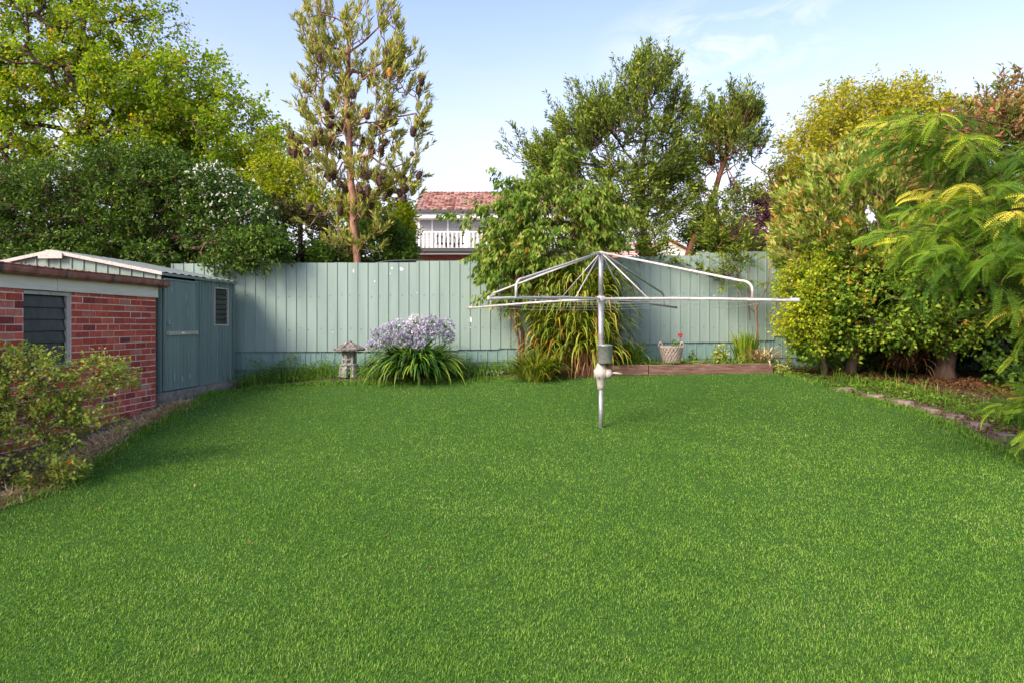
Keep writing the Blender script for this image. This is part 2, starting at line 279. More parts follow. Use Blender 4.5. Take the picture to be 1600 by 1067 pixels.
# ---------------------------------------------------------------- mesh helpers
class MB:
    """collects polygons and links them as ONE mesh object"""
    def __init__(s): s.v = []; s.f = []; s.m = []; s.r = []; s.n = 0; s.q = []
    def arr(s, V, Fc, mi=0, rnd=0.5):
        """V (n,3), Fc (m,k) int index arrays; rnd per face or scalar"""
        V = np.asarray(V, float); Fc = np.asarray(Fc, int)
        s.v.append(V); s.q.append((Fc + s.n, np.full(len(Fc), mi), np.broadcast_to(np.asarray(rnd, float), (len(Fc),)).copy())); s.n += len(V)
    def box(s, lo, hi, mi=0, rnd=.5, R=None, o=None):
        x0, y0, z0 = lo; x1, y1, z1 = hi
        V = np.array([(x0,y0,z0),(x1,y0,z0),(x1,y1,z0),(x0,y1,z0),(x0,y0,z1),(x1,y0,z1),(x1,y1,z1),(x0,y1,z1)], float)
        if R is not None: V = V @ np.asarray(R).T
        if o is not None: V = V + np.asarray(o)
        s.arr(V, [(0,3,2,1),(4,5,6,7),(0,1,5,4),(1,2,6,5),(2,3,7,6),(3,0,4,7)], mi, rnd)
    def tube(s, pts, rad, n=8, mi=0, rnd=.5, cap=True):
        pts = [Vector(p) for p in pts]
        if np.isscalar(rad): rad = [rad]*len(pts)
        rings = []; up = Vector((0.13, .21, 1)).normalized()
        prev = None
        for i, p in enumerate(pts):
            t = (pts[min(i+1, len(pts)-1)] - pts[max(i-1, 0)]).normalized()
            a = prev if prev is not None else (up if abs(t.dot(up)) < .95 else Vector((1, 0, 0)))
            a = (a - t*a.dot(t)).normalized(); prev = a
            b = t.cross(a)
            for k in range(n):
                th = 2*math.pi*k/n
                rings.append(p + (a*math.cos(th) + b*math.sin(th))*rad[i])
        Fc = []
        for i in range(len(pts)-1):
            for k in range(n):
                k2 = (k+1) % n
                Fc.append((i*n+k, i*n+k2, (i+1)*n+k2, (i+1)*n+k))
        V = [tuple(v) for v in rings]
        s.arr(V, Fc, mi, rnd)
        if cap:
            base = s.n - len(V)
            c = np.array([tuple(pts[0]), tuple(pts[-1])]); s.v.append(c); s.n += 2
            T = [(base+(k+1) % n, base+k, s.n-2) for k in range(n)] + [(s.n-len(V)-2+(len(pts)-1)*n+k, s.n-len(V)-2+(len(pts)-1)*n+(k+1) % n, s.n-1) for k in range(n)]
            s.q.append((np.array(T), np.full(len(T), mi), np.full(len(T), float(np.mean(rnd)))))
    def lathe(s, prof, n=20, o=(0, 0, 0), mi=0, rnd=.5, rot=0, R=None, closed=False):
        V = []
        for (r, z) in prof:
            for k in range(n):
                th = 2*math.pi*k/n + rot
                V.append((r*math.cos(th), r*math.sin(th), z))
        V = np.array(V)
        if R is not None: V = V @ np.asarray(R).T
        V = V + np.asarray(o)
        Fc = [(i*n+k, i*n+(k+1) % n, (i+1)*n+(k+1) % n, (i+1)*n+k) for i in range(len(prof)-1) for k in range(n)]
        s.arr(V, Fc, mi, rnd)
    def build(s, name, mats, parent=None, smooth=False, loc=None):
        if not isinstance(mats, (list, tuple)): mats = [mats]
        V = np.concatenate(s.v) if s.v else np.zeros((0, 3))
        loc = Vector(loc) if loc is not None else Vector((0, 0, 0))
        V = V - np.array(tuple(loc))
        me = bpy.data.meshes.new(name)
        idx = np.concatenate([q[0].ravel() for q in s.q]); cnt = np.concatenate([np.full(len(q[0]), q[0].shape[1]) for q in s.q])
        mi = np.concatenate([q[1] for q in s.q]); rn = np.concatenate([q[2] for q in s.q])
        me.vertices.add(len(V)); me.vertices.foreach_set('co', V.astype(np.float32).ravel())
        me.loops.add(len(idx)); me.loops.foreach_set('vertex_index', idx.astype(np.int32))
        me.polygons.add(len(cnt)); st = np.concatenate([[0], np.cumsum(cnt)[:-1]])
        me.polygons.foreach_set('loop_start', st.astype(np.int32)); me.polygons.foreach_set('loop_total', cnt.astype(np.int32))
        me.polygons.foreach_set('material_index', mi.astype(np.int32))
        me.polygons.foreach_set('use_smooth', np.full(len(cnt), bool(smooth)))
        at = me.attributes.new('rnd', 'FLOAT', 'FACE'); at.data.foreach_set('value', rn.astype(np.float32))
        me.update(calc_edges=True); me.validate()
        for m in mats: me.materials.append(m)
        o = bpy.data.objects.new(name, me); COL.objects.link(o); o.location = loc
        if parent:
            o.parent = parent
            o.matrix_parent_inverse = Matrix.Identity(4)
            o.location = loc - parent.location
        return o
def thing(name, label, cat, loc=(0, 0, 0), group=None):
    o = bpy.data.objects.new(name, None); COL.objects.link(o); o.location = loc; o.empty_display_size = .1
    o['label'] = label; o['category'] = cat
    if group: o['group'] = group
    return o
def tag(o, label, cat, group=None, kind=None):
    if label: o['label'] = label
    if cat: o['category'] = cat
    if group: o['group'] = group
    if kind: o['kind'] = kind
    return o

# leaf templates: x across, y along, z out of the blade
def T_leaf(w=.3, h=.06, droop=.1):
    V = np.array([(0,0,0),(-w,.42,h),(0,.5,0),(w,.42,h),(0,1,-droop)]); return V, np.array([(0,3,4,2),(0,2,4,1)])
def T_round(w=.42, h=.06):
    V = np.array([(0,0,0),(-w,.35,h),(-w*.8,.75,h),(0,1,0),(w*.8,.75,h),(w,.35,h),(0,.5,-.02)]); return V, np.array([(0,6,2,1),(6,3,2,2)[:4],(0,5,4,6),(6,4,3,3)[:4]][0:1]+[(0,5,4,6)])
def T_strip(w=.1):
    V = np.array([(-w*.5,0,0),(w*.5,0,0),(w,.5,.02),(-w,.5,.02),(0,1,-.05)]); return V, None
def T_quad(w=.3):
    V = np.array([(0,0,0),(-w,.45,.04),(0,1,-.06),(w,.45,.04)]); return V, np.array([(0,3,2,1)])
def norm(a): return a/np.maximum(np.linalg.norm(a, axis=-1, keepdims=True), 1e-9)
def scatter(mb, tpl, pos, d, up, size, mi=0, rnd=None, rng=None):
    """instances of a leaf template as real faces: axis d, blade normal near up"""
    TV, TF = tpl; n = len(pos)
    if n == 0: return
    d = norm(d); side = norm(np.cross(d, up)); nn = np.cross(side, d)
    size = np.broadcast_to(np.asarray(size, float), (n,))
    V = pos[:, None, :] + size[:, None, None]*(TV[None, :, 0:1]*side[:, None, :] + TV[None, :, 1:2]*d[:, None, :] + TV[None, :, 2:3]*nn[:, None, :])
    Fc = (TF[None] + (np.arange(n)*len(TV))[:, None, None]).reshape(-1, TF.shape[1])
    if rnd is None: rnd = rng.random(n)
    mb.arr(V.reshape(-1, 3), Fc, mi, np.repeat(rnd, len(TF)))
def blades(mb, base, az, length, width, lean, arch, nseg=5, mi=0, rnd=None, fold=0.0):
    """arching strap leaves; lean = start angle from vertical, arch = added angle to the tip"""
    n = len(base); base = np.asarray(base, float)
    t = np.linspace(0, 1, nseg+1)
    ang = lean[:, None] + arch[:, None]*t[None]**1.3
    seg = (length/nseg)[:, None]
    hx = np.concatenate([np.zeros((n, 1)), np.cumsum(np.sin(ang[:, :-1])*seg, 1)], 1)
    hz = np.concatenate([np.zeros((n, 1)), np.cumsum(np.cos(ang[:, :-1])*seg, 1)], 1)
    dx, dy = np.cos(az)[:, None], np.sin(az)[:, None]
    C = np.stack([base[:, 0:1]+hx*dx, base[:, 1:2]+hx*dy, base[:, 2:3]+hz], -1)
    sx = np.stack([-np.sin(az), np.cos(az), np.zeros(n)], -1)
    w = width[:, None]*np.minimum(1, (1-t)[None]*2.2+.04)*(.7+.3*np.minimum(1, t*4))[None]
    Lf = C - sx[:, None, :]*w[..., None]/2; Rt = C + sx[:, None, :]*w[..., None]/2
    V = np.stack([Lf, Rt], 2).reshape(n, -1, 3)
    k = np.arange(nseg); Fc1 = np.stack([2*k, 2*k+1, 2*k+3, 2*k+2], -1)
    Fc = (Fc1[None] + (np.arange(n)*2*(nseg+1))[:, None, None]).reshape(-1, 4)
    if rnd is None: rnd = np.random.default_rng(1).random(n)
    mb.arr(V.reshape(-1, 3), Fc, mi, np.repeat(rnd, nseg))
def tubes_np(mb, A, B, ra, rb, mi=0, n=4):
    """many straight tapered twigs at once"""
    A = np.asarray(A, float); B = np.asarray(B, float); m = len(A)
    if m == 0: return
    t = norm(B-A); ref = np.where(np.abs(t[:, 2:3]) < .9, np.array([[0, 0, 1.]]), np.array([[1., 0, 0]]))
    a = norm(np.cross(t, ref)); b = np.cross(t, a)
    th = 2*np.pi*np.arange(n)/n
    ring = a[:, None]*np.cos(th)[None, :, None] + b[:, None]*np.sin(th)[None, :, None]
    V = np.concatenate([A[:, None]+ring*np.asarray(ra)[:, None, None], B[:, None]+ring*np.asarray(rb)[:, None, None]], 1)
    k = np.arange(n); k2 = (k+1) % n
    F1 = np.stack([k, k2, n+k2, n+k], -1)
    Fc = (F1[None] + (np.arange(m)*2*n)[:, None, None]).reshape(-1, 4)
    mb.arr(V.reshape(-1, 3), Fc, mi, .5)

LEAF = T_leaf()
def sample_blobs(rng, blobs, n, shell, gap, seed):
    """blobs: (px, py, depth, rx_px, ry_px, rdepth_m[, weight])"""
    w = np.array([b[3]*b[4]*(b[6] if len(b) > 6 else 1) for b in blobs], float); w /= w.sum()
    out = []
    off = Vector((seed*3.1, seed*7.7, seed*1.3))
    while len(out) < n:
        b = blobs[rng.choice(len(blobs), p=w)]
        v = rng.normal(size=3); v /= np.linalg.norm(v); v *= rng.random()**(1/shell)
        d = b[2]; s = d/F
        p = P(b[0], b[1], d) + Vector((v[0]*b[3]*s, v[1]*b[5], v[2]*b[4]*s))
        if p.z < G(p.x, p.y)+.08: continue
        if gap and noise.noise(p*gap[0]+off) < gap[1]*1.0 and rng.random() < .9: continue
        out.append(tuple(p))
    return np.array(out)
def tree(name, label, cat, base, wps, blobs, n, bark, leaf, seed=0, r_trunk=.12, shell=4, gap=(1.2, -.15),
         twig=.35, up=.3, outw=.8, nl=30, size=.07, ang=.9, ldroop=-.1, twig_r=.004, spread=.06, arch=0., tip=.0, size_var=.3,
         tpl=None, group=None, afrom=.5, vert=1.0, rmin=.006, extra=None, crown='crown', rnd_pow=1.0, leaf_up=.6, tipcol=.0):
    rng = np.random.default_rng(seed+11)
    tpl = tpl or LEAF
    base = Vector(base)
    root = thing(name, label, cat, base, group)
    pts = [base - Vector((0, 0, .15))] + [Vector(w) for w in wps]
    nodes = [np.array(pts[0])]; par = [-1]
    for a, b in zip(pts[:-1], pts[1:]):
        k = max(1, int((b-a).length/.35))
        for i in range(1, k+1):
            p = a.lerp(b, i/k) + Vector(rng.normal(size=3)*.02); nodes.append(np.array(p)); par.append(len(nodes)-2)
    ntr = len(nodes)
    T = sample_blobs(rng, blobs, n, shell, gap, seed)
    top = nodes[-1]
    T = T[np.argsort(np.linalg.norm((T-top)*np.array([1, 1, .8]), axis=1))]
    tips = []
    arrN = np.zeros((n*3+ntr+10, 3)); cntN = ntr; arrN[:ntr] = np.array(nodes)
    dist0 = np.zeros(n*3+ntr+10)
    for t in T:
        lo = max(1, int(ntr*afrom))
        dv = t - arrN[lo:cntN]; dd = np.linalg.norm(dv, axis=1)
        pen = np.sqrt((vert*dv[:, 0])**2+(vert*dv[:, 1])**2+dv[:, 2]**2) + .18*dist0[lo:cntN] + .5*vert*np.maximum(0, -dv[:, 2])
        j = int(np.argmin(pen))+lo
        L_ = dd[j-lo]
        cur = j
        if L_ > .5:
            m_ = int(min(3, L_/.45)); 
            for q in range(1, m_+1):
                f = q/(m_+1)
                p = arrN[j]*(1-f)+t*f + rng.normal(size=3)*.06*L_*.5 + np.array([0, 0, -.10*L_*math.sin(math.pi*f)])
                if cntN >= len(arrN)-2: break
                arrN[cntN] = p; par.append(cur); dist0[cntN] = dist0[cur]+L_/(m_+1); cur = cntN; cntN += 1
        if cntN >= len(arrN)-2: break
        arrN[cntN] = t; par.append(cur); dist0[cntN] = dist0[cur]+L_; tips.append(cntN); cntN += 1
    par = np.array(par); cnt = np.ones(cntN)*.0; 
    for i in tips: cnt[i] = 1
    for i in range(cntN-1, 0, -1): cnt[par[i]] += cnt[i]
    rad = rmin*np.maximum(cnt, .6)**.5; mxr = rad[:ntr].max(); 
    if mxr > 0: rad = rmin + (rad-rmin)*(r_trunk-rmin)/max(1e-6, mxr-rmin)
    rad[:ntr] = np.maximum(rad[:ntr], r_trunk*np.linspace(1.15, .55, ntr))
    # trunk mesh (one continuous tube) + limbs
    mb = MB()
    trk = [Vector(arrN[i]) for i in range(ntr)]
    mb.tube(trk, [rad[i]*(1.3 if i == 0 else 1) for i in range(ntr)], 10, 0)
    idx = np.arange(ntr, cntN)
    tubes_np(mb, arrN[par[idx]], arrN[idx], np.minimum(rad[par[idx]], rad[idx]*1.5), rad[idx], 0, 5)
    mb.build('trunk', bark, root, smooth=True, loc=base)
    # crown
    cb = MB(); tips = np.array(tips); A = arrN[tips]; pr = arrN[par[tips]]
    cc = A.mean(0)
    k = len(tips)
    dirs = norm(norm(A-pr)*.5 + norm(A-cc)*outw + np.array([0, 0, up]) + rng.normal(size=(k, 3))*.35)
    tl = twig*(.6+.8*rng.random(k))
    mid = A + dirs*tl[:, None]*.5
    end = mid + norm(dirs + np.array([0, 0, -arch]))*tl[:, None]*.5
    tubes_np(cb, A, mid, np.full(k, twig_r*1.4), np.full(k, twig_r), 1, 3)
    tubes_np(cb, mid, end, np.full(k, twig_r), np.full(k, twig_r*.5), 1, 3)
    nL = np.maximum(3, (nl*(.6+.8*rng.random(k))).astype(int)); ii = np.repeat(np.arange(k), nL); m = len(ii)
    t = rng.random(m)**(.8) * (1-tip) + tip
    pos = np.where((t < .5)[:, None], A[ii] + (mid[ii]-A[ii])*(t*2)[:, None], mid[ii] + (end[ii]-mid[ii])*((t-.5)*2)[:, None])
    pos = pos + rng.normal(size=(m, 3))*spread
    ax = norm(end[ii]-A[ii]); rv = rng.normal(size=(m, 3)); pv = norm(rv - ax*(rv*ax).sum(1)[:, None])
    a_ = ang*(.6+.7*rng.random(m)); ld = ax*np.cos(a_)[:, None] + pv*np.sin(a_)[:, None] + np.array([0, 0, ldroop])
    upv = norm(np.array([0, 0, 1.])*leaf_up + rng.normal(size=(m, 3))*.5)
    sz = size*(1-size_var + 2*size_var*rng.random(m))
    rn = rng.random(m)**rnd_pow
    rn = np.clip(rn*.75 + .25*rng.random(k)[ii] + tipcol*(t-.5), 0, 1)
    scatter(cb, tpl, pos, ld, upv, sz, 0, rn)
    if extra: extra(cb, rng, A, mid, end, dirs)
    cb.build(crown, [leaf, bark], root, loc=base)
    return root, A

# ================================================================ SETTING
# ground sheet to the horizon
xs = np.concatenate([[-400, -150, -60, -25], np.arange(-12, 12.01, .3), [25, 60, 150, 400]])
ys = np.concatenate([[-60, -20, -8], np.arange(-3, 18.01, .3), [22, 30, 45, 80, 160, 400, 900]])
X, Y = np.meshgrid(xs, ys); Z = G(X, Y) - .035
V = np.stack([X, Y, Z], -1).reshape(-1, 3); nx, ny = len(xs), len(ys)
I = (np.arange(ny-1)[:, None]*nx + np.arange(nx-1)[None]).ravel()
g = MB(); g.arr(V, np.stack([I, I+1, I+nx+1, I+nx], -1))
tag(g.build('ground', M['soil'], smooth=True), None, None, kind='structure')

# lawn outline traced on the ground
edge_px = [(-700, 1067), (-300, 930), (0, 792), (90, 765), (130, 735), (185, 700), (245, 662), (300, 632), (345, 612), (420, 604), (500, 601), (580, 601), (700, 598), (800, 592), (880, 588),
           (1000, 582), (1100, 580), (1205, 580), (1285, 601), (1350, 622), (1420, 640), (1500, 672), (1560, 700), (1640, 735), (1900, 830), (2400, 1000)]
edge = [gp(x, min(y, 1060)) for x, y in edge_px]
poly = [(p.x, p.y) for p in edge]
poly = [(-5.3, .5), (-4.9, 2.5)] + [q for q in poly if q[1] > 3.2] + [(6.2, 3), (6.6, .5)]
PX = np.array([p[0] for p in poly]); PY = np.array([p[1] for p in poly])
def inside(x, y):
    c = np.zeros(x.shape, bool); n = len(PX); j = n-1
    for i in range(n):
        cond = ((PY[i] > y) != (PY[j] > y)) & (x < (PX[j]-PX[i])*(y-PY[i])/(PY[j]-PY[i]+1e-12)+PX[i])
        c ^= cond; j = i
    return c
xs = np.arange(-7, 8, .12); ys = np.arange(.5, 13, .12)
X, Y = np.meshgrid(xs, ys); ins = inside(X, Y)
Z = G(X, Y); nx, ny = len(xs), len(ys)
okc = (ins[:-1, :-1] & ins[1:, :-1] & ins[:-1, 1:] & ins[1:, 1:]).ravel()
I = (np.arange(ny-1)[:, None]*nx + np.arange(nx-1)[None]).ravel()[okc]
g = MB(); g.arr(np.stack([X, Y, Z], -1).reshape(-1, 3), np.stack([I, I+1, I+nx+1, I+nx], -1))
tag(g.build('lawn', M['turf'], smooth=True), None, None, kind='structure')

# grass blades
rng = np.random.default_rng(5)
def grass_field(n, y0, y1, h, w):
    y = y0*(y1/y0)**rng.random(n); x = rng.uniform(-1, 1, n)*(.85*y+1); w = w*(y/3)**.6
    jx = x + rng.normal(size=n)*.06; jy = y + rng.normal(size=n)*.06
    k = inside(jx, jy); x, y = x[k], y[k]; n = len(x)
    z = G(x, y) - .004
    pat = np.array([noise.noise(Vector((a*1.6, b*1.6, 3))) for a, b in zip(x[::1], y[::1])]) if n < 1e6 else 0
    pat2 = np.array([noise.noise(Vector((a*7, b*7, 9))) for a, b in zip(x, y)])
    az = rng.uniform(0, 2*np.pi, n)
    ln_ = h*(.55+.8*rng.random(n))*(1+.25*pat+.35*pat2)
    lean = rng.random(n)*1.1+.05; arch = rng.random(n)*1.0
    rn = np.clip(rng.random(n)**1.1*.95 + .05*pat + .12*pat2, 0, 1)
    dry = rng.random(n) < .035+.05*(pat > .2); rn = np.where(dry, .92+.08*rng.random(n)*(.3+.7*rng.random(n)), np.minimum(rn, .93))
    return np.stack([x, y, z], -1), az, ln_, w[k]*(.7+.6*rng.random(n)), lean, arch, rn
gm = MB()
b, az_, l_, w_, le, ar, rn = grass_field(980000, 2.25, 12.8, .0205, .0030)
blades(gm, b, az_, l_, w_, le, ar, 2, 0, rn)
tag(gm.build('grass', M['grass']), None, None, kind='stuff')
# ragged taller grass and clover along the lawn edge, and dry clippings by the brick wall
def along(pxs, n, wid, rng):
    pts = np.array([tuple(gp(*p)) for p in pxs]); seg = np.linalg.norm(np.diff(pts, axis=0), axis=1); cs = np.concatenate([[0], np.cumsum(seg)])
    s = rng.random(n)*cs[-1]; i = np.clip(np.searchsorted(cs, s)-1, 0, len(seg)-1); f = (s-cs[i])/seg[i]
    p = pts[i]*(1-f)[:, None] + pts[i+1]*f[:, None]; p[:, :2] += rng.normal(size=(n, 2))*wid
    p[:, 2] = G(p[:, 0], p[:, 1]); return p
gm = MB(); n = 9000
p = along(edge_px[2:-2], n, .07, rng); p[:, 2] -= .02
blades(gm, p, rng.uniform(0, 6.28, n), .05+.06*rng.random(n), np.full(n, .008), rng.random(n)*.8, rng.random(n)*1.2, 3, 0, rng.random(n)*.9)
tag(gm.build('edge_grass', M['grass']), None, None, kind='stuff')
gm = MB(); n = 10000
p = along([(-60, 800), (60, 765), (120, 720), (180, 680), (235, 652), (290, 628)], n, .09, rng); p[:, 2] += rng.random(n)*.03-.02
blades(gm, p, rng.uniform(0, 6.28, n), .06+.12*rng.random(n), np.full(n, .009), 1.15+.35*rng.random(n), rng.normal(size=n)*.4, 2, 0, rng.random(n))
tag(gm.build('dry_clippings', M['straw']), None, None, kind='stuff')

# ================================================================ BRICK OUTBUILDING
C0 = Vector((-5.277, 10.1, 0)); UD = Vector((-.0662, -.9978, 0)).normalized()   # wall runs from the corner towards the camera
ND = Vector((UD.y*-1, UD.x, 0)); 
if ND.x < 0: ND = -ND                                                    # outward (+x)
R_w = np.array([[UD.x, ND.x, 0], [UD.y, ND.y, 0], [0, 0, 1]])             # local (u, out, z) -> world
def wl(u, o, z): return C0 + UD*u + ND*o + Vector((0, 0, z))
def ux(px, o=0):                                                         # u along the wall for a photo column
    lo, hi = 0, 9
    for _ in range(50):
        m = (lo+hi)/2; q = wl(m, o, 0)
        if 800+F*q.x/q.y > px: lo = m
        else: hi = m
    return lo
WL = 7.2; WTOP = 1.985; HEAD = 1.6
win_u0, win_u1, win_z0 = ux(111), ux(36), 1.075
ob = thing('brick_outbuilding', 'low red brick outbuilding with brown gutter beside the green shed', 'building', tuple(wl(2, -.5, .3)))
mb = MB(); rng = np.random.default_rng(2)
# mortar core walls (with a window hole)
def core(u0, u1, z0, z1, o0=-.11, o1=.0015): mb.box((u0, o0, z0), (u1, o1, z1), 1, R=R_w, o=tuple(C0))
core(0, win_u0, -.1, WTOP); core(win_u1, WL, -.1, WTOP); core(win_u0, win_u1, -.1, win_z0)
mb.box((0, -3.6, -.1), (.11, -.11, WTOP), 1, R=R_w, o=tuple(C0)); mb.box((WL-.11, -3.6, -.1), (WL, -.11, WTOP), 1, R=R_w, o=tuple(C0)); mb.box((.11, -3.6, -.1), (WL-.11, -3.5, WTOP), 1, R=R_w, o=tuple(C0))
CH = .0858; k0 = int((HEAD+.2)/CH)
row = 0
z = HEAD - k0*CH
while z < WTOP:
    z1 = min(z+CH-.012, WTOP-.002)
    if z1-z > .012:
        u = -.12 if row % 2 else 0.0
        while u < WL:
            a, b = u, u+.2275 + rng.normal()*.003
            a0, b0 = max(a, 0.0), min(b, WL)
            spans = [(a0, b0)]
            if z1 > win_z0+.01:
                spans = []
                if a0 < win_u0: spans.append((a0, min(b0, win_u0)))
                if b0 > win_u1: spans.append((max(a0, win_u1), b0))
            for (p, q) in spans:
                if q-p > .02:
                    j = rng.normal()*.0015; ws = (j, rng.random())
                    mb.box((p+.001, -.09, z+rng.normal()*.0012), (q-.001, .0065+j, z1+rng.normal()*.0012), 0, ws[1], R_w, tuple(C0))
            u += .240
    z += CH; row += 1
mb.build('wall', [M['brick'], M['mortar']], ob, loc=ob.location)
# fascia, gutter, roof
mb = MB()
mb.box((-.02, .006, WTOP), (2.02, .032, WTOP+.215), 0, R=R_w, o=tuple(C0)); mb.box((2.024, .006, WTOP+.002), (WL, .030, WTOP+.215), 0, R=R_w, o=tuple(C0))
mb.build('fascia', M['fascia'], ob, loc=ob.location)
mb = MB(); zc = WTOP+.215; gd = .055
prof = [(.036, zc+.055), (.036, zc-.03), (.05, zc-.055), (.08, zc-.068), (.115, zc-.06), (.14, zc-.035), (.148, zc), (.148, zc+.03), (.158, zc+.036), (.158, zc+.044), (.144, zc+.044), (.142, zc), (.11, zc-.05), (.06, zc-.05), (.04, zc-.02)]
us = np.linspace(-.13, WL, 40); V = []; Fc = []; n = len(prof)
for i, u in enumerate(us):
    sag = .004*math.sin(u*2.1)
    for (o, zz) in prof: V.append(tuple(wl(u, o, zz+sag)))
for i in range(len(us)-1):
    for k in range(n-1): Fc.append((i*n+k, i*n+k+1, (i+1)*n+k+1, (i+1)*n+k))
mb.arr(V, Fc); mb.box((-.134, .036, zc-.05), (-.13, .146, zc+.04), 0, R=R_w, o=tuple(C0))
mb.build('gutter', M['gutter'], ob, loc=ob.location)
for u in (.02, 1.15, 2.0, 2.95, 4.1):
    mb = MB(); mb.arr([tuple(wl(u+du, o*1.0+(.004 if o > .04 else 0), zz-.003)) for du in (0, .035) for (o, zz) in prof[:9]], [(k, k+1, 9+k+1, 9+k) for k in range(8)]); mb.build('gutter_joiner', M['dark_trim'], ob, loc=ob.location)
mb = MB(); nn = 60
V = []; Fc = []
for i in range(nn*4+1):
    u = -.1 + (WL+.1)*i/(nn*4); w_ = .012*math.sin(i*math.pi/2)
    V += [tuple(wl(u, .06, zc+.05+w_)), tuple(wl(u, -3.7, zc+.16+w_))]
Fc = [(2*i, 2*i+1, 2*i+3, 2*i+2) for i in range(nn*4)]
mb.arr(V, Fc); mb.build('roof', M['gutter'], ob, loc=ob.location)
# louvre window
wi = MB()
wi.box((win_u0+.0, -.075, win_z0), (win_u0+.055, -.012, WTOP-.05), 0, R=R_w, o=tuple(C0))
wi.box((win_u1-.02, -.075, win_z0), (win_u1, -.05, WTOP-.05), 0, R=R_w, o=tuple(C0))
wi.box((win_u0, -.075, WTOP-.05), (win_u1, -.004, WTOP-.012), 0, R=R_w, o=tuple(C0))
wi.box((win_u0, -.075, win_z0), (win_u1, .02, win_z0+.035), 0, R=R_w, o=tuple(C0))
wi.box((win_u0+.055, -.09, win_z0+.035), (win_u1-.02, -.085, WTOP-.05), 1, R=R_w, o=tuple(C0))  # black sheet painted as the unlit room behind the louvres
wo = wi.build('window', [M['white_trim'], M['dark']], ob, loc=ob.location)
H = (WTOP-.05-win_z0-.035); nb = 6
for i in range(nb):
    z0 = win_z0+.035+H*i/nb; lv = MB(); hh = H/nb
    V = [tuple(wl(u, o, zz)) for (u, o, zz) in [(win_u0+.06, -.03, z0-.006), (win_u1-.022, -.03, z0-.006), (win_u1-.022, -.058, z0+hh+.004), (win_u0+.06, -.058, z0+hh+.004)]]
    V2 = [tuple(wl(u, o, zz)) for (u, o, zz) in [(win_u0+.06, -.024, z0-.004), (win_u1-.022, -.024, z0-.004), (win_u1-.022, -.052, z0+hh+.006), (win_u0+.06, -.052, z0+hh+.006)]]
    lv.arr(V+V2, [(0,1,2,3),(4,7,6,5)], 0)
    lv.arr(V+V2, [(0,4,5,1),(3,2,6,7)], 1)
    l = lv.build('louvre_blade', [M['glass_dirty'], M['galv']], wo, loc=ob.location)
    l.location = (0, 0, 0)
# sub-part fix: children of a part sit in the part's own space (part origin = building origin)

# ================================================================ METAL SHED
S0 = Vector((-5.30, 10.3, 0)); SU = Vector((.0662, .9978, 0)).normalized(); SN = Vector((SU.y, -SU.x, 0))
def sl(u, o, z): return S0 + SU*u + SN*o + Vector((0, 0, z))
R_s = np.array([[SU.x, SN.x, 0], [SU.y, SN.y, 0], [0, 0, 1]])
def su(px):
    lo, hi = -1, 6
    for _ in range(50):
        m = (lo+hi)/2; q = sl(m, 0, 0)
        if 800+F*q.x/q.y < px: lo = m
        else: hi = m
    return lo
SL = 2.28; SB = .575; ST = 2.34
sh = thing('garden_shed', 'green ribbed steel garden shed with gable roof and sliding door', 'shed', tuple(sl(1, -.3, SB-.2)))
def ribbed(mb, f, u0, u1, zf0, zf1, pitch=.19, rw=.022, rh=.02, off=0.0, mi=0, slope=.006):
    """sheet with narrow trapezoid ribs; f(u, out, z) -> world; zf(u) gives lower / upper edge"""
    us = [(u0, 0)]
    k = math.ceil((u0-off)/pitch)
    while off+k*pitch+rw+slope < u1:
        c = off+k*pitch
        if c-rw-slope > u0: us += [(c-rw/2-slope, 0), (c-rw/2, rh), (c+rw/2, rh), (c+rw/2+slope, 0)]
        k += 1
    us.append((u1, 0)); V = []
    for (u, o) in us:
        V += [tuple(f(u, o, zf0(u) if callable(zf0) else zf0)), tuple(f(u, o, zf1(u) if callable(zf1) else zf1))]
    mb.arr(V, [(2*i, 2*i+2, 2*i+3, 2*i+1) for i in range(len(us)-1)], mi)
mb = MB()
d0, d1 = su(252), su(305); w0, w1 = su(334), su(356)
# side wall in pieces around the window
ribbed(mb, sl, d1, w0, SB, ST, .1, .02, .022, 0)
ribbed(mb, sl, w1, SL, SB, ST, .1, .02, .022, 0)
ribbed(mb, sl, w0, w1, SB, 1.57, .1, .02, .022, 0); ribbed(mb, sl, w0, w1, 2.235, ST, .1, .02, .022, 0)
mb.build('side_wall', M['shed'], sh, loc=sh.location); mb = MB()
ribbed(mb, sl, -.0, d0, SB, ST, .1, .02, .022, .5)
mb.build('door_jamb', M['shed'], sh, loc=sh.location); mb = MB()
mb.box((SL-.02, -3.35, SB), (SL, 0, ST), 0, R=R_s, o=tuple(S0)); mb.build('rear_wall', M['shed'], sh, loc=sh.location); mb = MB(); mb.box((.02, -3.37, SB), (SL-.02, -3.35, ST), 0, R=R_s, o=tuple(S0))
mb.build('far_side_wall', M['shed'], sh, loc=sh.location)
for (ua, ub, oa) in ((SL, SL+.028, .022), (-.03, -.002, .02)):
    mb = MB(); mb.box((ua, -.03, SB), (ub, oa, ST), 0, R=R_s, o=tuple(S0)); mb.build('corner_trim', M['shed'], sh, loc=sh.location)
mb = MB()
# back gable closing sheet follows the roof
SW = 3.36; AP = 2.70
def roofz(o): return ST+.02 + (AP-ST-.02)*(1-abs(o+SW/2)/(SW/2+.05))
mb.arr([tuple(sl(SL-.01, 0, ST)), tuple(sl(SL-.01, -SW, ST)), tuple(sl(SL-.01, -SW/2, AP-.02))], [(0, 1, 2)])
mb.build('rear_gable', M['shed'], sh, loc=sh.location)
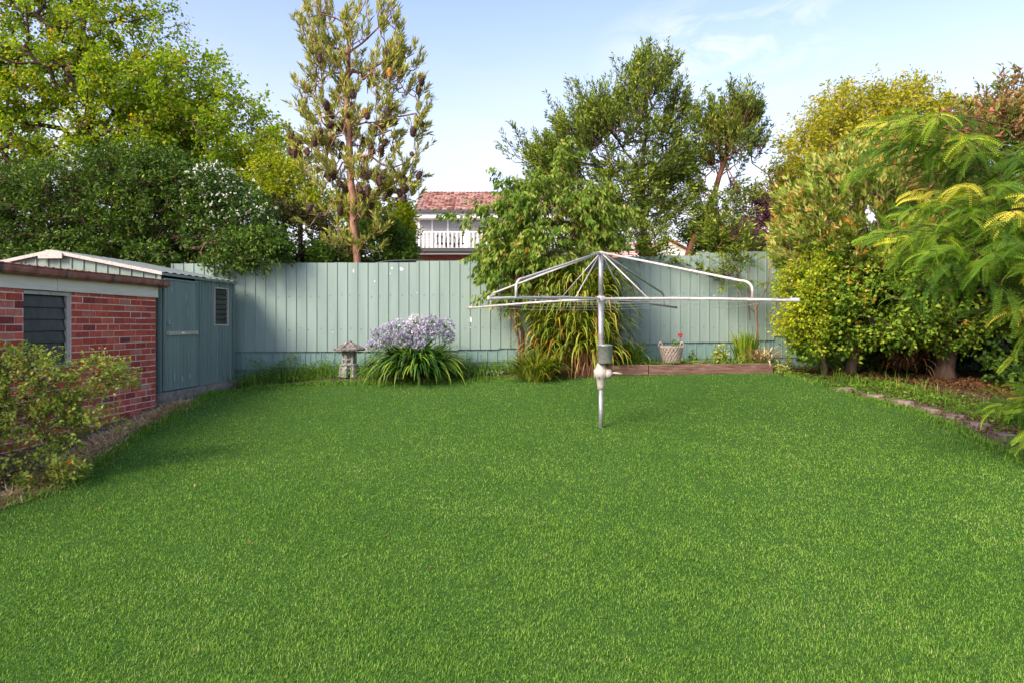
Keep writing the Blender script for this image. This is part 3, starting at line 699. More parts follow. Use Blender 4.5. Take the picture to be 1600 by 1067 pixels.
# front gable wall (faces the camera)
mb = MB()
ribbed(mb, lambda u, o, z: sl(-.0-o, -u, z), .0, SW, SB, lambda u: roofz(-u)-.015, .188, .02, .018, .09)
mb.build('gable_wall', M['shed_gable'], sh, loc=sh.location)
mb = MB()
for sgn in (0, 1):
    n = 44; V = []
    o_a, o_b = (-SW/2, .07) if sgn == 0 else (-SW/2, -SW-.07)
    for i in range(n+1):
        u = -.05 + (SL+.12)*i/n; r = .014 if i % 4 in (1, 2) else 0
        for (o) in (o_a, o_b): V.append(tuple(sl(u, o, roofz(o)+r+.012)))
    Fc = [(2*i, 2*i+1, 2*i+3, 2*i+2) for i in range(n)]
    mb.arr(V, Fc)
mb.box((-.05, .045, roofz(.07)-.03), (SL+.07, .06, roofz(.07)+.008), 0, R=R_s, o=tuple(S0))
mb.build('roof', M['roof_steel'], sh, loc=sh.location)
mb = MB()
for (oa, ob_) in ((-SW/2, .06), (-SW/2, -SW-.06)):
    za, zb = roofz(oa), roofz(ob_)
    V = [tuple(sl(u, o, z)) for u in (-.075, -.052) for (o, z) in ((oa, za-.03), (ob_, zb-.03), (ob_, zb+.02), (oa, za+.02))]
    mb.arr(V, [(0,1,2,3),(7,6,5,4),(0,4,5,1),(3,2,6,7),(1,5,6,2),(0,3,7,4)])
mb.build('barge_trim', M['white_trim'], sh, loc=sh.location)
mb = MB()
V = [tuple(sl(u, o, z)) for u in (-.1, -.078) for (o, z) in ((-SW/2-.19, AP-.115), (-SW/2+.19, AP-.115), (-SW/2+.19, AP-.035), (-SW/2+.05, AP+.012), (-SW/2-.05, AP+.012), (-SW/2-.19, AP-.035))]
Fc = [(0, 1, 2, 3), (0, 3, 4, 5), (9, 8, 7, 6), (11, 10, 9, 6)] + [(i, i+6, (i+1) % 6+6, (i+1) % 6) for i in range(6)]
mb.arr(V, Fc); mb.build('ridge_cap', M['white_trim'], sh, loc=sh.location)
mb = MB()
mb.box((-.06, -3.4, SB-.5), (SL+.1, .09, SB-.005), 0, R=R_s, o=tuple(S0)); mb.build('slab', M['concrete'], sh, loc=sh.location)
# door
mb = MB()
f_door = lambda u, o, z: sl(u, o+.035, z)
ribbed(mb, f_door, d0+.025, d1-.025, SB+.03, 2.27, .1, .012, .008, .02)
mb.box((d0+.025, .02, SB+.02), (d1-.025, .034, 2.28), 0, R=R_s, o=tuple(S0))
for (a, b, c, d) in ((d0, d0+.03, SB+.01, 2.29), (d1-.03, d1, SB+.01, 2.29), (d0+.03, d1-.03, 2.265, 2.29), (d0+.03, d1-.03, SB+.01, SB+.035)):
    mb.box((a, .018, c), (b, .052, d), 0, R=R_s, o=tuple(S0))
dr = mb.build('door', M['shed'], sh, loc=sh.location)
def sub(o, par): o.location = (0, 0, 0); return o
mb = MB(); mb.box((d0+.035, .054, 1.425), (d1-.02, .066, 1.485), 0, R=R_s, o=tuple(S0)); mb.box((d0+.06, .066, 1.438), (d0+.11, .078, 1.472), 0, R=R_s, o=tuple(S0))
b = mb.build('latch_bar', M['galv'], dr, loc=sh.location); b.location = (0, 0, 0)
mb = MB(); mb.tube([sl(d0+.06, .05, 1.6), sl(d0+.06, .09, 1.6), sl(d0+.06, .095, 1.66)], .008, 8); mb.tube([sl(d0+.06, .09, 1.6), sl(d0+.13, .1, 1.598)], .008, 8)
b = mb.build('handle', M['galv'], dr, loc=sh.location); b.location = (0, 0, 0)
mb = MB(); mb.box((d0+.44, .067, 1.442), (d0+.53, .070, 1.468), 0, R=R_s, o=tuple(S0)); b = mb.build('plate', M['splat'], dr, loc=sh.location); b.location = (0, 0, 0)
# scuff marks on the door
rr = random.Random(4); M['scuff'] = steel_sheet_mat('chalky_scuff', (.42, .5, .48), (.5, .58, .56), (.55, .62, .6))
for (u, z, w, h) in ((.28, .78, .03, .16), (.5, .74, .028, .12), (.72, .76, .03, .14), (.2, 2.12, .022, .1), (.62, 2.02, .014, .16), (.66, 1.8, .012, .2)):
    pts = [sl(d0+u+w*.5*math.cos(a)*rr.uniform(.5, 1.1), .0465, z+h*.5*math.sin(a)*rr.uniform(.7, 1.1)) for a in np.linspace(0, 6.28, 11)[:-1]]
    c = sl(d0+u, .0465, z); V = [tuple(c)]+[tuple(q) for q in pts]
    mb = MB(); mb.arr(V, [(0, 1+i, 1+(i+1) % 10) for i in range(10)])
    b = mb.build('scuff_mark', M['scuff'], dr, loc=sh.location); b.location = (0, 0, 0)
mb = MB(); mb.box((d0-.032, -.03, SB+.01), (d0-.004, .006, ST-.03), 0, R=R_s, o=tuple(S0)); mb.build('door_gap_shade', M['dark'], sh, loc=sh.location)  # solid black strip standing in for the shade in the gap beside the door
# shed window
mb = MB()
for (a, b, c, d) in ((w0, w0+.025, 1.59, 2.22), (w1-.035, w1, 1.59, 2.22), (w0, w1, 2.215, 2.24), (w0, w1, 1.565, 1.592)):
    mb.box((a, -.02, c), (b, .016, d), 0, R=R_s, o=tuple(S0))
mb.box((w0+.02, -.05, 1.58), (w1-.02, -.045, 2.23), 1, R=R_s, o=tuple(S0))  # black sheet painted as the dark inside of the shed
wn = mb.build('window', [M['white_trim'], M['dark']], sh, loc=sh.location)
for i in range(7):
    z0 = 1.592+.622*i/7; lv = MB()
    V = [tuple(sl(u, o, zz)) for (u, o, zz) in [(w0+.026, .006, z0), (w1-.036, .006, z0), (w1-.036, -.02, z0+.095), (w0+.026, -.02, z0+.095)]]
    lv.arr(V, [(0, 1, 2, 3)]); b = lv.build('louvre_blade', M['glass_dirty'], wn, loc=sh.location); b.location = (0, 0, 0)

# ================================================================ FENCE
fpts = [(-6.6, 12.92), (.5, 13.0), (10.5, 13.95)]
def fence_xy(x):
    y = np.interp(x, [p[0] for p in fpts], [p[1] for p in fpts]); return y
def fl(x, o, z): return Vector((x, float(fence_xy(x))-o, z))
fn = thing('steel_fence', 'tall pale green ribbed steel fence across the back of the yard', 'fence', (0, 13.0, 1))
rr = random.Random(8)
top_k = ([-6.6, -1.9, -1.6, 1.0, 3.2, 4.3, 7, 10.5], [2.735, 2.76, 2.79, 2.83, 2.93, 3.0, 3.05, 3.12])
bot_k = ([-6.6, -1.9, .8, 3.2, 4.7, 4.9, 10.5], [1.064, 1.085, 1.15, 1.235, 1.25, 1.335, 1.42])
x = -6.46; pi_ = 0.1935
while x < 10.3:
    x1 = x+pi_*4
    top = float(np.interp(x+.38, *top_k)) + rr.uniform(-.008, .008); bot = float(np.interp(x+.38, *bot_k))+rr.uniform(-.006, .006)
    mb = MB(); j = rr.uniform(-.003, .003)
    dt = rr.uniform(-.004, .004)
    ribbed(mb, lambda u, o, z: fl(u, o+j, z), x, x1+.012, bot, lambda u: top+dt*(u-x)*3, pi_, .014, .015, x+.04, slope=.005)
    for (zz, pr) in ((2.14+.02*(x > 2), 1), (1.52, .85)):
        for k in range(4):
            if rr.random() < pr:
                xx = x+.04+k*pi_+.07+rr.uniform(-.03, .04); zq = zz+rr.uniform(-.02, .02)+.02*x*.25
                mb.box((xx-.006, float(fence_xy(xx))-.010-j, zq-.006), (xx+.006, float(fence_xy(xx))-j-.002, zq+.006), 1)
    mb.build('sheet', [M['fence'], M['screw']], fn, loc=fn.location)
    x = x1
# lower skirt sheets
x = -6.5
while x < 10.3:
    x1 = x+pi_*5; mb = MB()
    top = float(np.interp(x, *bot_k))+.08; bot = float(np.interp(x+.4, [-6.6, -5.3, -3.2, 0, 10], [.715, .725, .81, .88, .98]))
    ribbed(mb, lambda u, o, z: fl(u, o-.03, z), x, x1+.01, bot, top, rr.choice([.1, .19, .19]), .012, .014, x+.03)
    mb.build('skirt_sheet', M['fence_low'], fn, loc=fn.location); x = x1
mb = MB()
for i in range(17):
    a, b = -6.5+i, -5.5+i
    mb.arr([tuple(fl(u, o, z)) for (u, o) in ((a, -.045), (b, -.045), (a, .03-.075), (b, .03-.075)) for z in (.2, .95)][:4], [(0, 2, 3, 1)])
mb.build('plinth', M['plinth'], fn, loc=fn.location)
# flecks of white paint
rr = random.Random(5)
for (px, py, w, h) in ((735, 500, 5, 10), (735, 512, 2, 3), (734, 518, 3, 3), (628, 421, 6, 6), (613, 420, 3, 4), (610, 428, 2, 3), (652, 458, 2, 2), (586, 440, 2, 3), (553, 424, 2, 8), (521, 519, 2, 2)):
    s = 13/F; c = Vector(((px-800)*s, 0, EYE+(506-py)*s)); c.y = float(fence_xy(c.x))-.006
    V = [tuple(c)]
    for i in range(9):
        a = 6.283*i/9; k = rr.uniform(.5, 1.1); V.append((c.x+math.cos(a)*w*.5*s*k, c.y, c.z+math.sin(a)*h*.5*s*k))
    mb = MB(); mb.arr(V, [(0, 1+(i+1) % 9, 1+i) for i in range(9)]); mb.build('paint_fleck', M['splat'], fn, loc=fn.location)
# black hose sagging over the fence top
mb = MB(); pts = [P(px, py, 13.15) for px, py in ((585, 412), (600, 409), (620, 407.5), (645, 407), (662, 408.5), (678, 411))]
mb.tube(pts, .017, 6); tag(mb.build('hose', M['furn'], smooth=True), 'black hose lying along the top edge of the green fence', 'hose')

# ================================================================ ROTARY CLOTHES HOIST
hb = gp(939, 668); hx, hy, hz = hb
hoist = thing('clothes_hoist', 'grey steel rotary clothes hoist standing alone on the lawn', 'clothes hoist', (hx, hy, hz))
s_ = hy/F
def hzp(py): return EYE+(506-py)*s_
top = Vector((hx, hy, hzp(394))); ctr = Vector((hx, hy, hzp(467)))
mb = MB(); mb.tube([(hx, hy, hz-.1), (hx, hy, hzp(605))], .0285, 16); mb.build('lower_post', M['galv'], hoist, smooth=True, loc=hb)
mb = MB(); mb.tube([(hx, hy, hzp(575)), (hx, hy, hzp(470))], .036, 16); mb.tube([(hx, hy, hzp(470)), (hx, hy, hzp(394))], .031, 16)
mb.build('mast', M['galv'], hoist, smooth=True, loc=hb)
mb = MB(); zc = hzp(584)
mb.lathe([(.03, hzp(608)), (.044, hzp(607)), (.046, hzp(602)), (.05, hzp(600)), (.062, hzp(590)), (.088, hzp(587)), (.092, hzp(583)), (.088, hzp(579)), (.07, hzp(575)), (.05, hzp(568)), (.036, hzp(566))], 20, (hx, hy, 0))
mb.lathe([(.045, -.03), (.062, -.02), (.062, .03), (.04, .05), (.0, .052)], 16, (hx+.085, hy-.02, hzp(583)), R=np.array([[0, 0, 1], [0, 1, 0], [-1, 0, 0]]))
for a in np.linspace(0, 6.28, 7)[:-1]: mb.tube([(hx+.092*math.cos(a)*.9, hy+.092*math.sin(a)*.9, hzp(590)), (hx+.092*math.cos(a)*.9, hy+.092*math.sin(a)*.9, hzp(577))], .009, 6)
mb.build('gear_housing', M['cast'], hoist, smooth=True, loc=hb)
mb = MB(); mb.tube([(hx+.13, hy-.03, hzp(583)), (hx+.15, hy-.05, hzp(582)), (hx+.155, hy-.13, hzp(581)), (hx+.24, hy-.14, hzp(582.5))], [.012, .012, .012, .013], 8)
mb.build('crank_handle', M['cast'], hoist, smooth=True, loc=hb)
mb = MB(); cx_, cy_ = hx+.045, hy-.055; zb, zt = hzp(567), hzp(539)
mb.lathe([(0, zb), (.088, zb), (.09, zb+.006), (.093, zb+.01), (.093, zt-.012), (.097, zt-.01), (.098, zt), (.092, zt+.004), (.06, zt+.012), (0, zt+.016)], 28, (cx_, cy_, 0))
mb.build('peg_tin', M['galv'], hoist, smooth=True, loc=hb)
mb = MB(); mb.lathe([(.0, top.z+.012), (.025, top.z+.01), (.04, top.z), (.042, top.z-.03), (.034, top.z-.035)], 16, (hx, hy, 0)); mb.build('top_cap', M['galv_white'], hoist, smooth=True, loc=hb); mb = MB(); mb.lathe([(.034, ctr.z-.045), (.05, ctr.z-.04), (.052, ctr.z+.03), (.034, ctr.z+.035)], 16, (hx, hy, 0))
mb.build('hub', M['galv_white'], hoist, smooth=True, loc=hb)
def arm_tip(px, py, dx, dy):   # tip from direction and length
    return Vector((hx+dx, hy+dy, 0))
arms = []
for (px, py, dx, dy) in ((1258, 470, 1.80, -1.72), (728, 482, -1.80, 1.70), (762, 467, -1.36, -2.10), (1055, 481, 1.45, 2.02)):
    d = hy+dy; t = Vector((hx+dx, d, EYE+(506-py)/F*d)); arms.append(t)
def along_arm(t, f): return ctr.lerp(t, f) + Vector((0, 0, .012*math.sin(f*math.pi)))
for i, t in enumerate(arms):
    mt = M['galv_white'] if i != 3 else M['galv']
    mb = MB(); mb.tube([along_arm(t, f) for f in (0.01, .25, .5, .75, 1.0)], .0158, 10)
    for f in (.45, .62, .8, .965):       # line hooks
        q = along_arm(t, f); mb.tube([q+Vector((0, 0, .015)), q+Vector((.0, 0, .035)), q+Vector((.015, 0, .04))], .004, 5)
    dirn = (t-ctr).normalized(); e = t; mb.tube([e-dirn*.1+Vector((0, 0, .018)), e+Vector((0, 0, .018))], .009, 6)
    mb.build('arm', mt, hoist, smooth=True, loc=hb)
    # strut: from the mast top, straight, then bent down to the arm
    foot = along_arm(t, .80); hd = Vector((t.x-hx, t.y-hy, 0)).normalized(); tp = top + Vector((0, 0, -.01)) + hd*.02
    kn = foot + Vector((0, 0, .15)); st = (kn-hd*.13+Vector((0, 0, .055)))
    pts = [tp, tp.lerp(st, .5), st]
    for q in np.linspace(0, 1, 7)[1:]:
        a = q*math.pi/2; pts.append(st + hd*(.13*math.sin(a)) - Vector((0, 0, .055+.05))*(1-math.cos(a)))
    pts.append(foot)
    mb = MB(); mb.tube(pts, .0148, 10); mb.build('strut', mt, hoist, smooth=True, loc=hb)
    mb = MB(); mb.tube([top+hd*.03+Vector((0, 0, -.03)), along_arm(t, .28)], .0065 if i != 0 else .009, 6); mb.build('stay_rod', M['galv_white'], hoist, smooth=True, loc=hb)
order = [0, 3, 1, 2]
for f in (.42, .6, .78, .96):
    mb = MB()
    for k in range(4):
        a = along_arm(arms[order[k]], f); b = along_arm(arms[order[(k+1) % 4]], f)
        sag = .012+.05*f*f
        mb.tube([a.lerp(b, q)+Vector((0, 0, .02-sag*4*q*(1-q))) for q in np.linspace(0, 1, 9)], .0019, 4, cap=False)
    mb.build('clothes_line', M['wire'], hoist, loc=hb)

# ================================================================ STONE LANTERN
lp = gp(553, 581); lx, ly, lz = lp.x, 12.45, float(G(lp.x, 12.45)); ls = ly/F
def lzp(py): return EYE+(506-py)*ls
lan = thing('stone_lantern', 'small weathered stone lantern with wide hexagonal roof by the fence', 'lantern', (lx, ly, lz))
def hexr(k): return [(k*math.cos(a), k*math.sin(a)) for a in (math.radians(60*i+12) for i in range(6))]
def pxw(w): return w*ls
mb = MB()
prof = [(pxw(6), lzp(549)), (pxw(24), lzp(547.5)), (pxw(24.5), lzp(545)), (pxw(15), lzp(541)), (pxw(7), lzp(536.5)), (pxw(4), lzp(535))]
mb.lathe(prof, 6, (lx, ly, 0), rot=math.radians(12)); 
mb.lathe([(pxw(4.5), lzp(536)), (pxw(4), lzp(533)), (0, lzp(531.5))], 12, (lx, ly, 0))
for a in range(6):
    th = math.radians(60*a+12); mb.tube([(lx+pxw(5)*math.cos(th), ly+pxw(5)*math.sin(th), lzp(535.6)), (lx+pxw(15)*math.cos(th), ly+pxw(15)*math.sin(th), lzp(540.6)), (lx+pxw(24.5)*math.cos(th), ly+pxw(24.5)*math.sin(th), lzp(545.4))], .012, 6)
mb.build('roof', M['stone_roof'], lan, loc=lan.location)
mb = MB(); r = pxw(11.5); zb, zt = lzp(569), lzp(549)
for a in range(6):
    t0, t1 = math.radians(60*a+12), math.radians(60*a+72)
    A = np.array([lx+r*math.cos(t0), ly+r*math.sin(t0)]); B = np.array([lx+r*math.cos(t1), ly+r*math.sin(t1)])
    inn = .62
    def q(f, z, k=1.0): p = A*(1-f)+B*f; p = np.array([lx, ly])+(p-np.array([lx, ly]))*k; return (p[0], p[1], z)
    h = zt-zb; fs = [0, .25, .75, 1]; zs = [zb, zb+h*.14, zb+h*.36, zb+h*.48, zb+h*.84, zt]
    for i in range(3):
        for j in range(5):
            if i == 1 and j in (1, 3):
                V = [q(fs[i], zs[j]), q(fs[i+1], zs[j]), q(fs[i+1], zs[j+1]), q(fs[i], zs[j+1])]; W = [q(fs[i], zs[j], inn), q(fs[i+1], zs[j], inn), q(fs[i+1], zs[j+1], inn), q(fs[i], zs[j+1], inn)]
                mb.arr(V+W, [(0, 1, 5, 4), (1, 2, 6, 5), (2, 3, 7, 6), (3, 0, 4, 7)])
                continue
            mb.arr([q(fs[i], zs[j]), q(fs[i+1], zs[j]), q(fs[i+1], zs[j+1]), q(fs[i], zs[j+1])], [(0, 1, 2, 3)])
mb.lathe([(0, zb+.002), (r*.62, zb+.002), (r*.62, zt-.002), (0, zt-.002)], 6, (lx, ly, 0), rot=math.radians(12))
mb.build('light_chamber', M['stone'], lan, loc=lan.location)
mb = MB(); mb.lathe([(pxw(8), lzp(572)), (pxw(14), lzp(570.5)), (pxw(14.5), lzp(568.8)), (pxw(12), lzp(567.6)), (0, lzp(567.6))], 6, (lx, ly, 0), rot=math.radians(12)); mb.build('tray', M['stone'], lan, loc=lan.location)
mb = MB()
for a in range(6):
    th = math.radians(60*a+12); c, s = math.cos(th), math.sin(th)
    mb.tube([(lx+pxw(9)*c, ly+pxw(9)*s, lzp(571)), (lx+pxw(11)*c, ly+pxw(11)*s, lzp(576)), (lx+pxw(12)*c, ly+pxw(12)*s, lz-.03)], [.055, .055, .06], 6)
mb.lathe([(pxw(12.5), lzp(575)), (pxw(9), lzp(571)), (0, lzp(571))], 6, (lx, ly, 0), rot=math.radians(12))
mb.build('foot', M['stone'], lan, loc=lan.location)

# ================================================================ AGAPANTHUS
def center(px, y): x = (px-800)/F*y; return Vector((x, y, float(G(x, y))))
ac = center(652, 12.05); rng = np.random.default_rng(21)
ag = thing('agapanthus', 'big agapanthus clump with lilac flower heads beside the stone lantern', 'plant', ac)
mb = MB(); n = 900
rb = np.sqrt(rng.random(n))*.33; th = rng.random(n)*6.283
bx = np.stack([ac.x+rb*np.cos(th)*.95, ac.y+rb*np.sin(th)*.8, np.full(n, ac.z-.02)], -1)
blades(mb, bx, th+rng.normal(size=n)*.4, .6+.6*rng.random(n), .042+.018*rng.random(n), .02+.85*rb/.33*rng.random(n)**.8, 1.7+1.0*rng.random(n), 10, 0, rng.random(n)**1.3)
n = 60; th = rng.random(n)*6.283
blades(mb, np.stack([ac.x+.25*np.cos(th), ac.y-.1+.25*np.sin(th), np.full(n, ac.z)], -1), th, .3+.2*rng.random(n), np.full(n, .02), .9+.3*rng.random(n), .9+rng.random(n), 4, 1, rng.random(n))
mb.build('foliage', [M['lf_agapanthus'], M['lf_dead']], ag, loc=ac)
heads = [(592, 519, 10), (606, 513, 12), (622, 506, 11), (637, 512, 12), (613, 525, 11), (627, 528, 10), (650, 500, 12), (667, 506, 12), (643, 519, 11), (657, 516, 9), (668, 520, 11), (684, 511, 12), (697, 506, 12), (700, 521, 9), (654, 538, 9), (580, 536, 7), (636, 531, 9), (600, 530, 8), (644, 504, 11), (675, 499, 10)]
def flower_head(c, r, rng, pale):
    mb = MB(); m = 62; v = norm(rng.normal(size=(m, 3)) + np.array([0, 0, .25]))
    e = np.array(c)+v*r*(.8+.25*rng.random(m))[:, None]
    tubes_np(mb, np.repeat(np.array([c]), m, 0), e, np.full(m, .0018), np.full(m, .0015), 1, 3)
    for k in range(5):
        a = norm(v*.75+norm(rng.normal(size=(m, 3)))*.8)
        scatter(mb, LEAF, e, a, rng.normal(size=(m, 3)), .034+.014*rng.random(m), 0, np.clip(rng.random(m)*.6+pale, 0, 1))
    return mb
for (px, py, r) in heads:
    y = 12.05+rng.uniform(-.28, .2); c = P(px, py+5, y)
    mb = flower_head(tuple(c), r*y/F*1.08, rng, rng.choice([.0, .15, .45, .1]))
    b = ac+Vector(((c.x-ac.x)*.35, (c.y-ac.y)*.4, .05)); k = b.lerp(c, .55)+Vector(((c.x-ac.x)*.12, 0, .06))
    mb.tube([b, k, c], [.007, .006, .005], 6, mi=1)
    mb.build('flower_head', [M['petal_lilac'], M['stalk']], ag, loc=ac)

# ================================================================ STRAP-LEAVED CLUMPS
def setz_(v): v.z = max(v.z, .85); return v
def strap(name, label, c, n, rx, ry, h0, h1, Lm, wid, lean, arch, seed, mat='lf_strap', dead=0, group=None, rp=1.0, cat='plant', drape=0):
    rng = np.random.default_rng(seed); root = thing(name, label, cat, c, group)
    mb = MB(); r = np.sqrt(rng.random(n)); th = rng.random(n)*6.283
    bx = np.stack([c.x+r*np.cos(th)*rx, c.y+r*np.sin(th)*ry, c.z-.02+h0+(h1-h0)*rng.random(n)], -1)
    blades(mb, bx, th+rng.normal(size=n)*.5, Lm*(.6+.6*rng.random(n)), wid*(.7+.6*rng.random(n)), lean[0]+lean[1]*rng.random(n)*r, arch[0]+arch[1]*rng.random(n), 7, 0, rng.random(n)**rp)
    mb.build('leaves', M[mat], root, loc=c)
    if dead:
        mb = MB(); m = dead; r = np.sqrt(rng.random(m))*1.02; th = rng.random(m)*6.283
        bx = np.stack([c.x+r*np.cos(th)*rx*.9, c.y+r*np.sin(th)*ry-.08, c.z+h0*.3+(h0*.5+.5)*rng.random(m)], -1)
        blades(mb, bx, th+rng.normal(size=m)*.5, .35+.4*rng.random(m), .012+.012*rng.random(m), 1.9+.8*rng.random(m), .4+.5*rng.random(m), 4, 0, rng.random(m))
        mb.build('dead_leaves', M['lf_dead'], root, loc=c)
    return root
strap('flax_clump', 'tall drooping strap leaved clump with brown dead skirt behind the clothes hoist', center(908, 12.45), 1700, .6, .3, .12, 1.62, .9, .034, (.2, .8), (1.7, 1.5), 31, dead=420, rp=.9)
strap('flax_clump', 'narrow leaved strap clump hanging beneath the left of the cherry canopy', center(852, 12.42), 420, .2, .2, .05, 1.05, .7, .028, (.2, .8), (1.6, 1.4), 37, mat='lf_strap', dead=60, rp=1.4)
strap('strap_plant', 'low green strap leaved clump at the left foot of the brown skirted clump', center(838, 11.85), 330, .26, .2, 0, .15, .62, .028, (.1, .8), (1.1, 1.3), 32, rp=1.2)
strap('strap_plant', 'small dark narrow leaved clump to the right of the brown skirted clump', center(985, 12.5), 130, .2, .15, 0, .3, .6, .022, (.2, .7), (1.0, 1.4), 33, mat='lf_weed')
strap('iris_clump', 'upright bright green grassy clump above the long timber sleeper', setz_(center(1165, 12.75)), 230, .17, .12, 0, .02, .62, .022, (0, .45), (.1, .7), 34, mat='lf_robinia', rp=1.5)
strap('dry_clump', 'heap of dry tan fronds beside the upright grassy clump', setz_(center(1192, 12.55)), 150, .25, .12, .05, .2, .45, .02, (.6, .7), (.8, 1.0), 35, mat='straw')
strap('flax_clump', 'mound of dark rusty drooping leaves under the right hand shrubs', center(1415, 12.4), 420, .3, .25, .1, .75, .6, .02, (.4, .8), (1.6, 1.2), 36, mat='lf_dead')

# ================================================================ SLEEPERS, BASKET, SMALL BED PLANTS
def beam(name, label, a, b, h, w, mat, seed, group=None, sink=.05):
    a = Vector(a); b = Vector(b); L_ = (b-a); n = 14; rr = random.Random(seed)
    d = L_.normalized(); s = Vector((-d.y, d.x, 0)).normalized(); V = []; 
    for i in range(n+1):
        c = a.lerp(b, i/n); j = [rr.uniform(-.006, .006) for _ in range(6)]
        bev = .012
        for (o, z) in ((-w/2, -sink), (-w/2+j[0], h-bev), (-w/2+bev, h+j[1]), (w/2-bev, h+j[2]), (w/2+j[3], h-bev), (w/2, -sink)):
            V.append(tuple(c+s*o+Vector((0, 0, z))))
    m = 6; Fc = [(i*m+k, i*m+k+1, (i+1)*m+k+1, (i+1)*m+k) for i in range(n) for k in range(m-1)]
    mb = MB(); mb.arr(V, Fc); mb.arr(V[:6], [(0, 1, 2, 3), (0, 3, 4, 5)]); mb.arr(V[-6:], [(3, 2, 1, 0), (5, 4, 3, 0)])
    o = mb.build(name, mat, loc=a); tag(o, label, 'sleeper', group); return o
def bp(px, py): return gp(px, py)
a1, a2, a3 = center(872, 12.2), center(1012, 12.12), center(1206, 12.25)
def setz(v, z): v = Vector(v); v.z = z; return v
for (p, q, lb, sd) in ((setz(a1, .735), setz(a2, .755), 'weathered brown timber sleeper edging the bed behind the hoist post', 1),
                       (setz(a2+Vector((.01, 0, 0)), .752), setz(a3, .775), 'long brown timber sleeper edging the bed in front of the basket', 2)):
    beam('timber_sleeper', lb, p, q, .122, .1, M['timber'], sd, 'timber sleepers edging the back bed')
q1, q2 = center(930, 12.55), center(1105, 12.6)
beam('timber_sleeper', 'grey topped timber sleeper lying behind the front ones beside the woven basket', setz(q1, .80), setz(q2, .82), .10, .16, M['timber'], 3, 'timber sleepers edging the back bed')
xs = np.arange(.75, 4.95, .07); ys = np.linspace(12.22, 12.98, 12); X, Y = np.meshgrid(xs, ys)
Z = .845+.012*X/2+np.array([noise.noise(Vector((a*3, b*3, 1))) for a, b in zip(X.ravel(), Y.ravel())]).reshape(X.shape)*.03 - .3*sstep(4.6, 4.9, X) - .2*sstep(1.0, .75, X)
Y = Y + (X*.03)*(Y > 12.3)
nx_, ny_ = len(xs), len(ys); I = (np.arange(ny_-1)[:, None]*nx_ + np.arange(nx_-1)[None]).ravel()
g = MB(); g.arr(np.stack([X, Y, Z], -1).reshape(-1, 3), np.stack([I, I+1, I+nx_+1, I+nx_], -1))
tag(g.build('garden_soil', M['soil'], smooth=True), None, None, kind='structure')
def bedc(px, y): v = center(px, y); v.z = max(v.z, .85); return v
# basket
bc = center(1049, 12.5); bc.z = EYE-(566-506)/F*12.5; bs = 12.5/F
bk = thing('basket_planter', 'woven cane basket planter with two ears in the back bed', 'planter', bc)
mb = MB(); hb_ = 24*bs; rows_, cols_ = 6, 20
for i in range(rows_):
    z0 = hb_*i/rows_; z1 = hb_*(i+1)/rows_
    for k in range(cols_):
        for sg in (1, -1):
            t0 = 2*math.pi*(k+sg*i*.5)/cols_; t1 = 2*math.pi*(k+sg*(i+1)*.5)/cols_
            r0 = (12+5.5*i/rows_)*bs; r1 = (12+5.5*(i+1)/rows_)*bs
            if sg == 1 or True:
                o_ = .006 if sg == 1 else .0
                mb.tube([(bc.x+(r0+o_)*math.cos(t0), bc.y+(r0+o_)*math.sin(t0), bc.z+z0), (bc.x+(r1+o_)*math.cos(t1), bc.y+(r1+o_)*math.sin(t1), bc.z+z1)], .012, 4, rnd=.5, cap=False)
mb.lathe([(.0, .01), (11.4*bs, .01), (16.5*bs, hb_-.01), (0, hb_-.03)], 24, tuple(bc))
for k in range(28):
    t0, t1 = 2*math.pi*k/28, 2*math.pi*(k+1.4)/28; r = 17.6*bs
    mb.tube([(bc.x+r*math.cos(t0), bc.y+r*math.sin(t0), bc.z+hb_-.008), (bc.x+r*math.cos((t0+t1)/2)*1.0, bc.y+r*math.sin((t0+t1)/2), bc.z+hb_+.012), (bc.x+r*math.cos(t1), bc.y+r*math.sin(t1), bc.z+hb_-.008)], .011, 5)
mb.build('basket', M['wicker'], bk, loc=bc)
for sg in (-1, 1):
    mb = MB(); x0 = bc.x+sg*15*bs
    for q in range(2):
        pts = [(x0+sg*.02-.035*math.cos(a)*1.0, bc.y+.01*q, bc.z+hb_+.085*math.sin(a)+.004*q) for a in np.linspace(0, math.pi, 9)]
        mb.tube(pts, .011, 6)
    mb.build('ear_handle', M['wicker'], bk, smooth=True, loc=bc)
